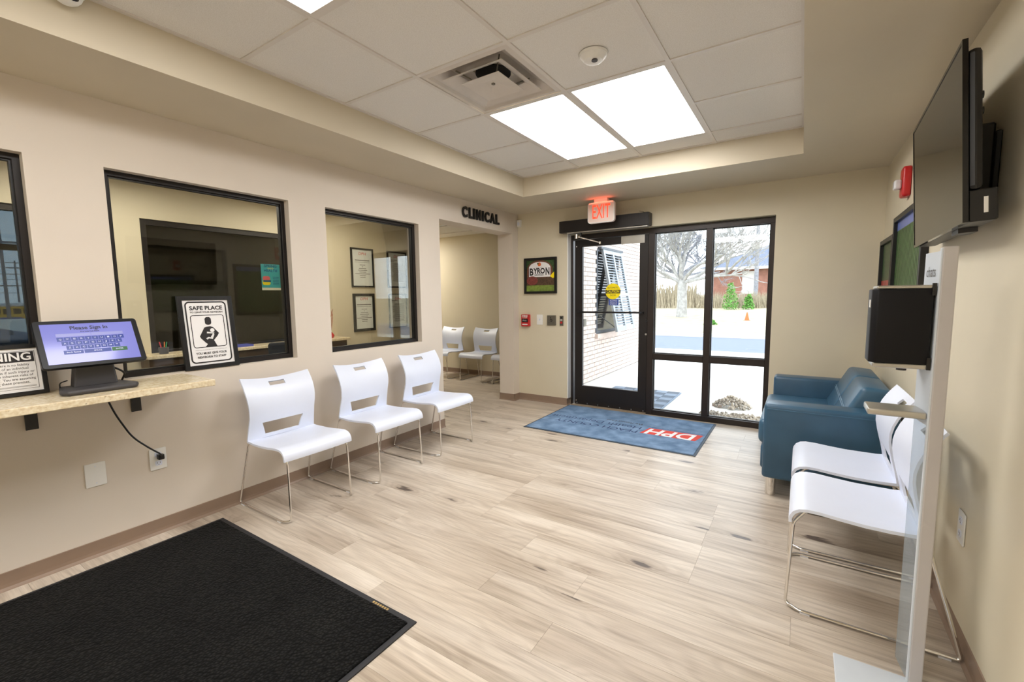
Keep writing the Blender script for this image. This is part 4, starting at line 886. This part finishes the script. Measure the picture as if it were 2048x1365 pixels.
# ------------------------------------------------------------------ outside: pavement, brick wing, shutter
gd = MB().add([(-60, 5.185, -0.06), (60, 5.185, -0.06), (60, 12.4, -0.08), (-60, 12.4, -0.08)], [(0, 1, 2, 3)]).build('ground_walk', 'concrete'); tag(gd, 'white concrete walk outside the glass door', 'pavement', kind='structure')
tag(MB().box(-60, 60, 12.4, 17.0, -0.3, -0.14).build('ground_road', 'asphalt'), 'grey asphalt road crossing beyond the walk', 'road', kind='structure')
tag(MB().box(-60, 60, 17.0, 17.2, -0.3, -0.02).build('kerb', 'concrete'), 'pale kerb along the far side of the road', 'kerb', kind='structure')
gm = MB(); NX, NY = 60, 24
for j in range(NY + 1):
    for i in range(NX + 1):
        x = -70 + i * 2.4; y = 17.2 + j * j * 0.075
        z = -0.04 + max(0, min((y - 17.2) * 0.042, 0.9)) + rng.uniform(-0.03, 0.03) + max(0, y - 36) * 0.02
        gm.v.append((x, y, z))
for j in range(NY):
    for i in range(NX): a = j * (NX + 1) + i; gm.f.append((a, a + 1, a + NX + 2, a + NX + 1))
tag(gm.build('ground_grass', 'grass_dry', smooth=60), 'dry pale grass bank beyond the road', 'grass', kind='structure')
tag(MB().add([(-300, -200, -2.0), (-9.6, -200, -2.0), (-9.6, 200, -2.0), (-300, 200, -2.0)], [(0, 1, 2, 3)]).build('ground_lot', 'asphalt'), 'parking ground beyond the far room window', 'ground', kind='structure')
brick_me = MB().box(-0.012, 0.016, -0.0985, 0.0985, -0.0315, 0.0315).mesh('brick'); brick_me.materials.append(MATS['brick_pale'])
cells = []
for r_ in range(37):
    z = -0.02 + r_ * 0.073
    for c_ in range(24):
        y = 5.25 + (c_ + (0.5 if r_ % 2 else 0)) * 0.207
        if y > 9.66 or (7.13 < y < 8.25 and 0.70 < z < 2.2): continue
        vis = (6.35 < y < 9.7) and z < 2.3
        cells.append((0 if vis else 1, y, z))
cells.sort(); rest = MB()
for n_, (vv, y, z) in enumerate(cells):
    if n_ < 300: link('brick', brick_me, None, wing, (-2.962, y, z))
    else: rest.box(-2.974, -2.946, y - 0.0985, y + 0.0985, z - 0.0315, z + 0.0315)
tag(rest.build('brick_remainder', 'brick_pale', wing), None, None, kind='stuff')
sh = thing('window_shutter', 'grey louvred shutter propped out from the brick wing window', 'shutter', (-2.945, 7.80, 0.72), R(90))
W_ = 0.47; topv, botv = Vector((0, -0.03, 1.45)), Vector((0, -0.305, 0.035))
ax = (botv - topv); ln = ax.length; zz = -ax.normalized(); yy = Vector((1, 0, 0)).cross(zz) * -1
ST = Matrix(((1, 0, 0, 0), (0, yy.y, zz.y, botv.y), (0, yy.z, zz.z, botv.z), (0, 0, 0, 1)))
for x0, x1 in ((-W_, -W_ + 0.07), (-0.035, 0.035), (W_ - 0.07, W_)): MB().box(x0, x1, -0.02, 0.02, 0, ln, m=ST).build('stile', 'shutter_grey', sh)
for z0, z1 in ((0, 0.09), (0.62, 0.68), (ln - 0.07, ln)): MB().box(-W_ + 0.07, W_ - 0.07, -0.018, 0.018, z0, z1, m=ST).build('rail', 'shutter_grey', sh)
slat_me = MB().box(-0.19, 0.19, -0.022, 0.022, -0.004, 0.004, m=Matrix.Rotation(R(38), 4, 'X')).mesh('slat'); slat_me.materials.append(MATS['shutter_grey'])
for cx in (-0.2175, 0.2175):
    for z0, z1, n_ in ((0.10, 0.61, 11), (0.70, ln - 0.08, 14)):
        for i in range(n_):
            o = link('slat', slat_me, None, sh); o.matrix_local = ST @ Matrix.Translation((cx, 0, z0 + (i + 0.5) * (z1 - z0) / n_)); o.scale = (0.96, 1, 1)
MB().box(-W_ - 0.10, W_ + 0.05, -0.06, 0.0, 1.452, 1.49).build('hinge_rail', 'shutter_dark', sh)
MB().tube([(-W_ + 0.02, 0.0, 0.30), (-W_ + 0.03, -0.28, 0.10)], 0.008, 6).build('prop_arm', 'shutter_dark', sh)
wn = thing('window_8', 'window in the brick wing behind the propped shutter', None, (-2.945, 7.70, 0.72), R(90), kind='structure')
m = MB(); rect_ring(m, -0.53, 0.53, 0, 1.46, 0.05, 0.0, 0.03); m.build('window_frame', 'shutter_dark', wn)
MB().box(-0.48, 0.48, 0.012, 0.016, 0.05, 1.41).build('pane', 'screen_off', wn)
MB().box(-0.58, 0.58, -0.05, 0.02, -0.07, 0.0).build('window_sill', 'brick_pale', wn)
ob = MB().box(-0.045, 0.045, -0.03, 0.0, 0, 0.12).build('outdoor_push_button', 'steel', None, bevel=0.003, seg=1, loc=(-2.945, 6.64, 0.885), rotz=R(90)); tag(ob, 'small grey push button box on the brick wing wall', 'push button')
om = thing('outdoor_mat', 'grey checkered tile mat on the walk outside the door', 'mat', (-1.92, 6.10, -0.058))
MB().box(-0.50, 0.50, -0.60, 0.60, 0, 0.008).build('edge', 'tile_light', om)
tl = []
for mn in ('tile_dark', 'tile_light'):
    me = MB().box(-0.078, 0.078, -0.071, 0.071, 0.008, 0.014).mesh('tile'); me.materials.append(MATS[mn]); tl.append(me)
for i in range(6):
    for j in range(8): link('tile', tl[(i + j) % 2], None, om, (-0.40 + i * 0.16, -0.513 + j * 0.1465, 0))
# stones
def stones(name, n, cx, cy, rx, ry, zfun, label):
    m = MB()
    for i in range(n):
        a_ = rng.uniform(0, 6.283); q = math.sqrt(rng.random()); x = cx + rx * q * math.cos(a_); y = cy + ry * q * math.sin(a_); r_ = rng.uniform(0.014, 0.036)
        rm = Matrix.Translation((x, y, -0.06 + zfun(q) + r_ * 0.4)) @ Euler((rng.uniform(0, 3), rng.uniform(0, 3), rng.uniform(0, 3))).to_matrix().to_4x4() @ Matrix.Diagonal((r_, r_ * 0.8, r_ * 0.6, 1))
        p_ = [(1, 0, 0), (-1, 0, 0), (0, 1, 0), (0, -1, 0), (0, 0, 1), (0, 0, -1)]
        m.add(p_, [(0, 2, 4), (2, 1, 4), (1, 3, 4), (3, 0, 4), (2, 0, 5), (1, 2, 5), (3, 1, 5), (0, 3, 5)], rm)
    tag(m.build(name, 'rock'), label, 'stones', kind='stuff')
stones('stone_pile', 260, -0.70, 6.22, 0.22, 0.20, lambda q: 0.13 * (1 - q), 'small heap of brown stones outside the sidelight')
stones('gravel_bed', 420, -0.50, 5.62, 0.48, 0.16, lambda q: 0.005, 'strip of gravel along the wall outside the sidelight')

# bare trees, brush, house beyond the road
def make_tree(seed, levels, mat):
    rg = random.Random(seed); wood = MB()
    def grow(p, d_, ln_, r_, lv):
        pts = [p]; q = Vector(p); dv = Vector(d_)
        for i in range(3):
            dv = (dv + Vector((rg.uniform(-.22, .22), rg.uniform(-.22, .22), rg.uniform(-.10, .20)))).normalized(); q = q + dv * ln_ / 3; pts.append(q.copy())
        wood.tube(pts, r_, 6 if lv > 2 else 4, r_ * 0.62, cap=False)
        if lv == 0: return
        for i in range(3 if lv > 1 else 7):
            t_ = rg.choice((1, 2, 3, 3)); sp_ = 0.85
            nd = (dv + Vector((rg.uniform(-sp_, sp_), rg.uniform(-sp_, sp_), rg.uniform(-.35, .6)))).normalized()
            grow(pts[t_], nd, ln_ * rg.uniform(.62, .82), r_ * 0.58, lv - 1)
    trunk = [Vector((0.0, 0, -0.1)), Vector((0.02, 0, 0.7)), Vector((0.0, 0, 1.5)), Vector((0.05, 0, 1.9))]
    wood.tube(trunk, 0.27, 10, 0.20, cap=False)
    for dx, dz, ln_ in ((-1.0, 0.45, 1.5), (-0.55, 0.95, 1.5), (0.05, 1.1, 1.5), (0.55, 0.85, 1.5), (1.1, 0.5, 1.9), (1.2, 0.22, 2.2), (-0.2, 0.9, 1.4)):
        grow(Vector((0.03 * dx, 0, 1.75)), Vector((dx, rg.uniform(-.5, .5), dz)).normalized(), ln_, 0.105, levels)
    return wood.mesh('branches', smooth=60), rg
tree_me, _ = make_tree(11, 5, 'bark')
def tree(label, loc, sc_, rz, mat, me):
    t_ = thing('bare_tree', label, 'tree', loc, rz, group='bare trees beyond the road'); t_.scale = (sc_,) * 3
    link('branches', me, mat, t_); return t_
tree_me.materials.append(MATS['bark'])
dark_me = tree_me.copy(); dark_me.materials.clear(); dark_me.materials.append(MATS['bark_dark'])
tree('pale bare tree with a thick trunk beyond the road', (-5.2, 24.0, 0.24), 1.0, 0.0, 'bark', tree_me)
tree('tall dark bare tree far behind the others at the left', (-15.5, 49.0, 0.8), 1.6, 2.6, None, dark_me)
tree('dark bare tree farther back at the left of the pale one', (-8.2, 37.0, 0.6), 1.25, 1.3, None, dark_me)
bm_ = MB()
for i in range(7000):
    x = rng.uniform(-16, 4); y = rng.uniform(30.5, 33.5); h = rng.uniform(0.35, 1.25) * (0.95 if x > -6 else 1.7); w_ = rng.uniform(0.02, 0.05); lx = rng.uniform(-.3, .3)
    bm_.add([(x - w_, y, 0.45), (x + w_, y, 0.45), (x + lx, y + rng.uniform(-.2, .2), 0.45 + h)], [(0, 1, 2)])
tag(bm_.build('dry_brush', 'brush'), 'tall dry brush in front of the brick house', 'brush', kind='stuff')
def shrub(label, loc, r_, h):
    m = MB()
    for i in range(500):
        a_ = rng.uniform(0, 6.283); z = rng.random(); q = r_ * (1 - z * 0.75) * math.sqrt(rng.random()); c_ = Vector((q * math.cos(a_), q * math.sin(a_), z * h)); d1 = Vector((rng.uniform(-1, 1), rng.uniform(-1, 1), rng.uniform(-1, 1))) * 0.12; d2 = Vector((rng.uniform(-1, 1), rng.uniform(-1, 1), rng.uniform(-1, 1))) * 0.12
        m.add([c_, c_ + d1, c_ + d2], [(0, 1, 2)])
    tag(m.build('green_shrub', 'leaf_green', loc=loc), label, 'shrub', 'green shrubs in the brush')
shrub('bright green shrub in the brush before the brick house', (-3.6, 29.6, 0.5), 0.5, 1.5)
shrub('smaller green shrub right of the bright one', (-2.65, 29.7, 0.5), 0.35, 0.8)
shrub('tiny green tuft on the dry grass bank', (-3.25, 20.6, 0.05), 0.28, 0.18)
cn = thing('traffic_cone', 'small orange traffic cone on the grass bank', 'cone', (-2.05, 22.5, 0.18))
MB().cyl((0, 0, 0.02), 0.10, 0.36, 14, 0.02).build('cone', 'cone_orange', cn); MB().box(-0.14, 0.14, -0.14, 0.14, 0, 0.025).build('base', 'cone_orange', cn)
hs = thing('brick_house', 'low brick house with a grey blue roof behind the brush', 'house', (0, 45, 0.8))
MB().box(-7.6, 9.0, 0, 7, -0.5, 2.95).build('wall', 'brick_house', hs)
m = MB().add([(-8.2, -0.7, 2.95), (9.6, -0.7, 2.95), (9.6, 7.7, 2.95), (-8.2, 7.7, 2.95), (-1.0, 3.5, 5.7), (5.5, 3.5, 5.7)], [(0, 3, 2, 1), (0, 1, 5, 4), (1, 2, 5), (2, 3, 4, 5), (3, 0, 4)]); m.build('roof', 'roof_blue', hs)
MB().box(-8.2, 9.6, -0.78, -0.7, 2.75, 2.98).build('fascia', 'trim_white', hs)
for x in (-4.6, -2.6, 1.0): MB().box(x, x + 1.0, -0.05, 0.0, 0.6, 2.6).build('window', 'trim_white', hs)
up_ = thing('utility_pole', 'grey utility pole standing before the brick house roof', 'pole', (-2.95, 38.0, 0.5)); MB().cyl((0, 0, 0), 0.16, 6.2, 12, 0.12).build('post', 'bark_dark', up_)
MB().cyl((0, 0, 4.4), 0.18, 0.5, 12).build('band', 'trim_white', up_)
# beyond the far room: buses and poles
def bus(label, y):
    b_ = thing('school_bus', label, 'bus', (-100, y, -1.95), R(90), group='parked school buses')
    MB().box(-5, 5, -1.2, 1.2, 0.45, 2.75).build('body', 'bus_yellow', b_, bevel=0.12, seg=2); MB().box(-4.9, 4.9, -1.1, 1.1, 2.75, 3.4).build('roof', 'bus_white', b_, bevel=0.25, seg=3)
    for i in range(9): MB().box(-4.5 + i * 1.02, -3.7 + i * 1.02, -1.23, -1.2, 1.7, 2.5).build('window', 'black_gloss', b_)
    for x in (-3.4, 3.4): MB().cyl((0, 0, 0), 0.48, 0.3, 18, m=Matrix.Translation((x, -1.0, 0.48)) @ Matrix.Rotation(R(90), 4, 'X')).build('wheel', 'black', b_)
bus('yellow school bus seen through the far left window', 15.5); bus('second yellow school bus parked behind the first', 4.5)
cr = thing('parked_car', 'blue car parked in front of the school buses', 'car', (-88, 13.2, -1.98), R(90))
MB().prism([(-2.2, 0.3), (2.2, 0.3), (2.2, 0.8), (1.4, 0.95), (0.8, 1.45), (-1.0, 1.45), (-1.7, 0.95), (-2.2, 0.85)], -0.85, 0.85).build('body', 'car_blue', cr)
for x in (-1.3, 1.3): MB().cyl((0, 0, 0), 0.33, 0.2, 16, m=Matrix.Translation((x, -0.7, 0.33)) @ Matrix.Rotation(R(90), 4, 'X')).build('wheel', 'black', cr)
for lb, x, y in (('nearer utility pole beyond the far left window', -70, 10.35), ('farther utility pole beyond the far left window', -120, 19.2)):
    u_ = thing('utility_pole', lb, 'pole', (x, y, -2), group='poles by the bus lot'); MB().cyl((0, 0, 0), 0.16, 11, 10, 0.12).build('post', 'bark_dark', u_)
    MB().box(-0.08, 0.08, -1.2, 1.2, 9.6, 9.75).build('crossarm', 'bark_dark', u_)
    for zz_ in (5.2, 6.4, 7.6, 9.8): MB().tube([(0, -60, zz_), (0, 60, zz_)], 0.03, 4).build('power_line', 'black', u_)
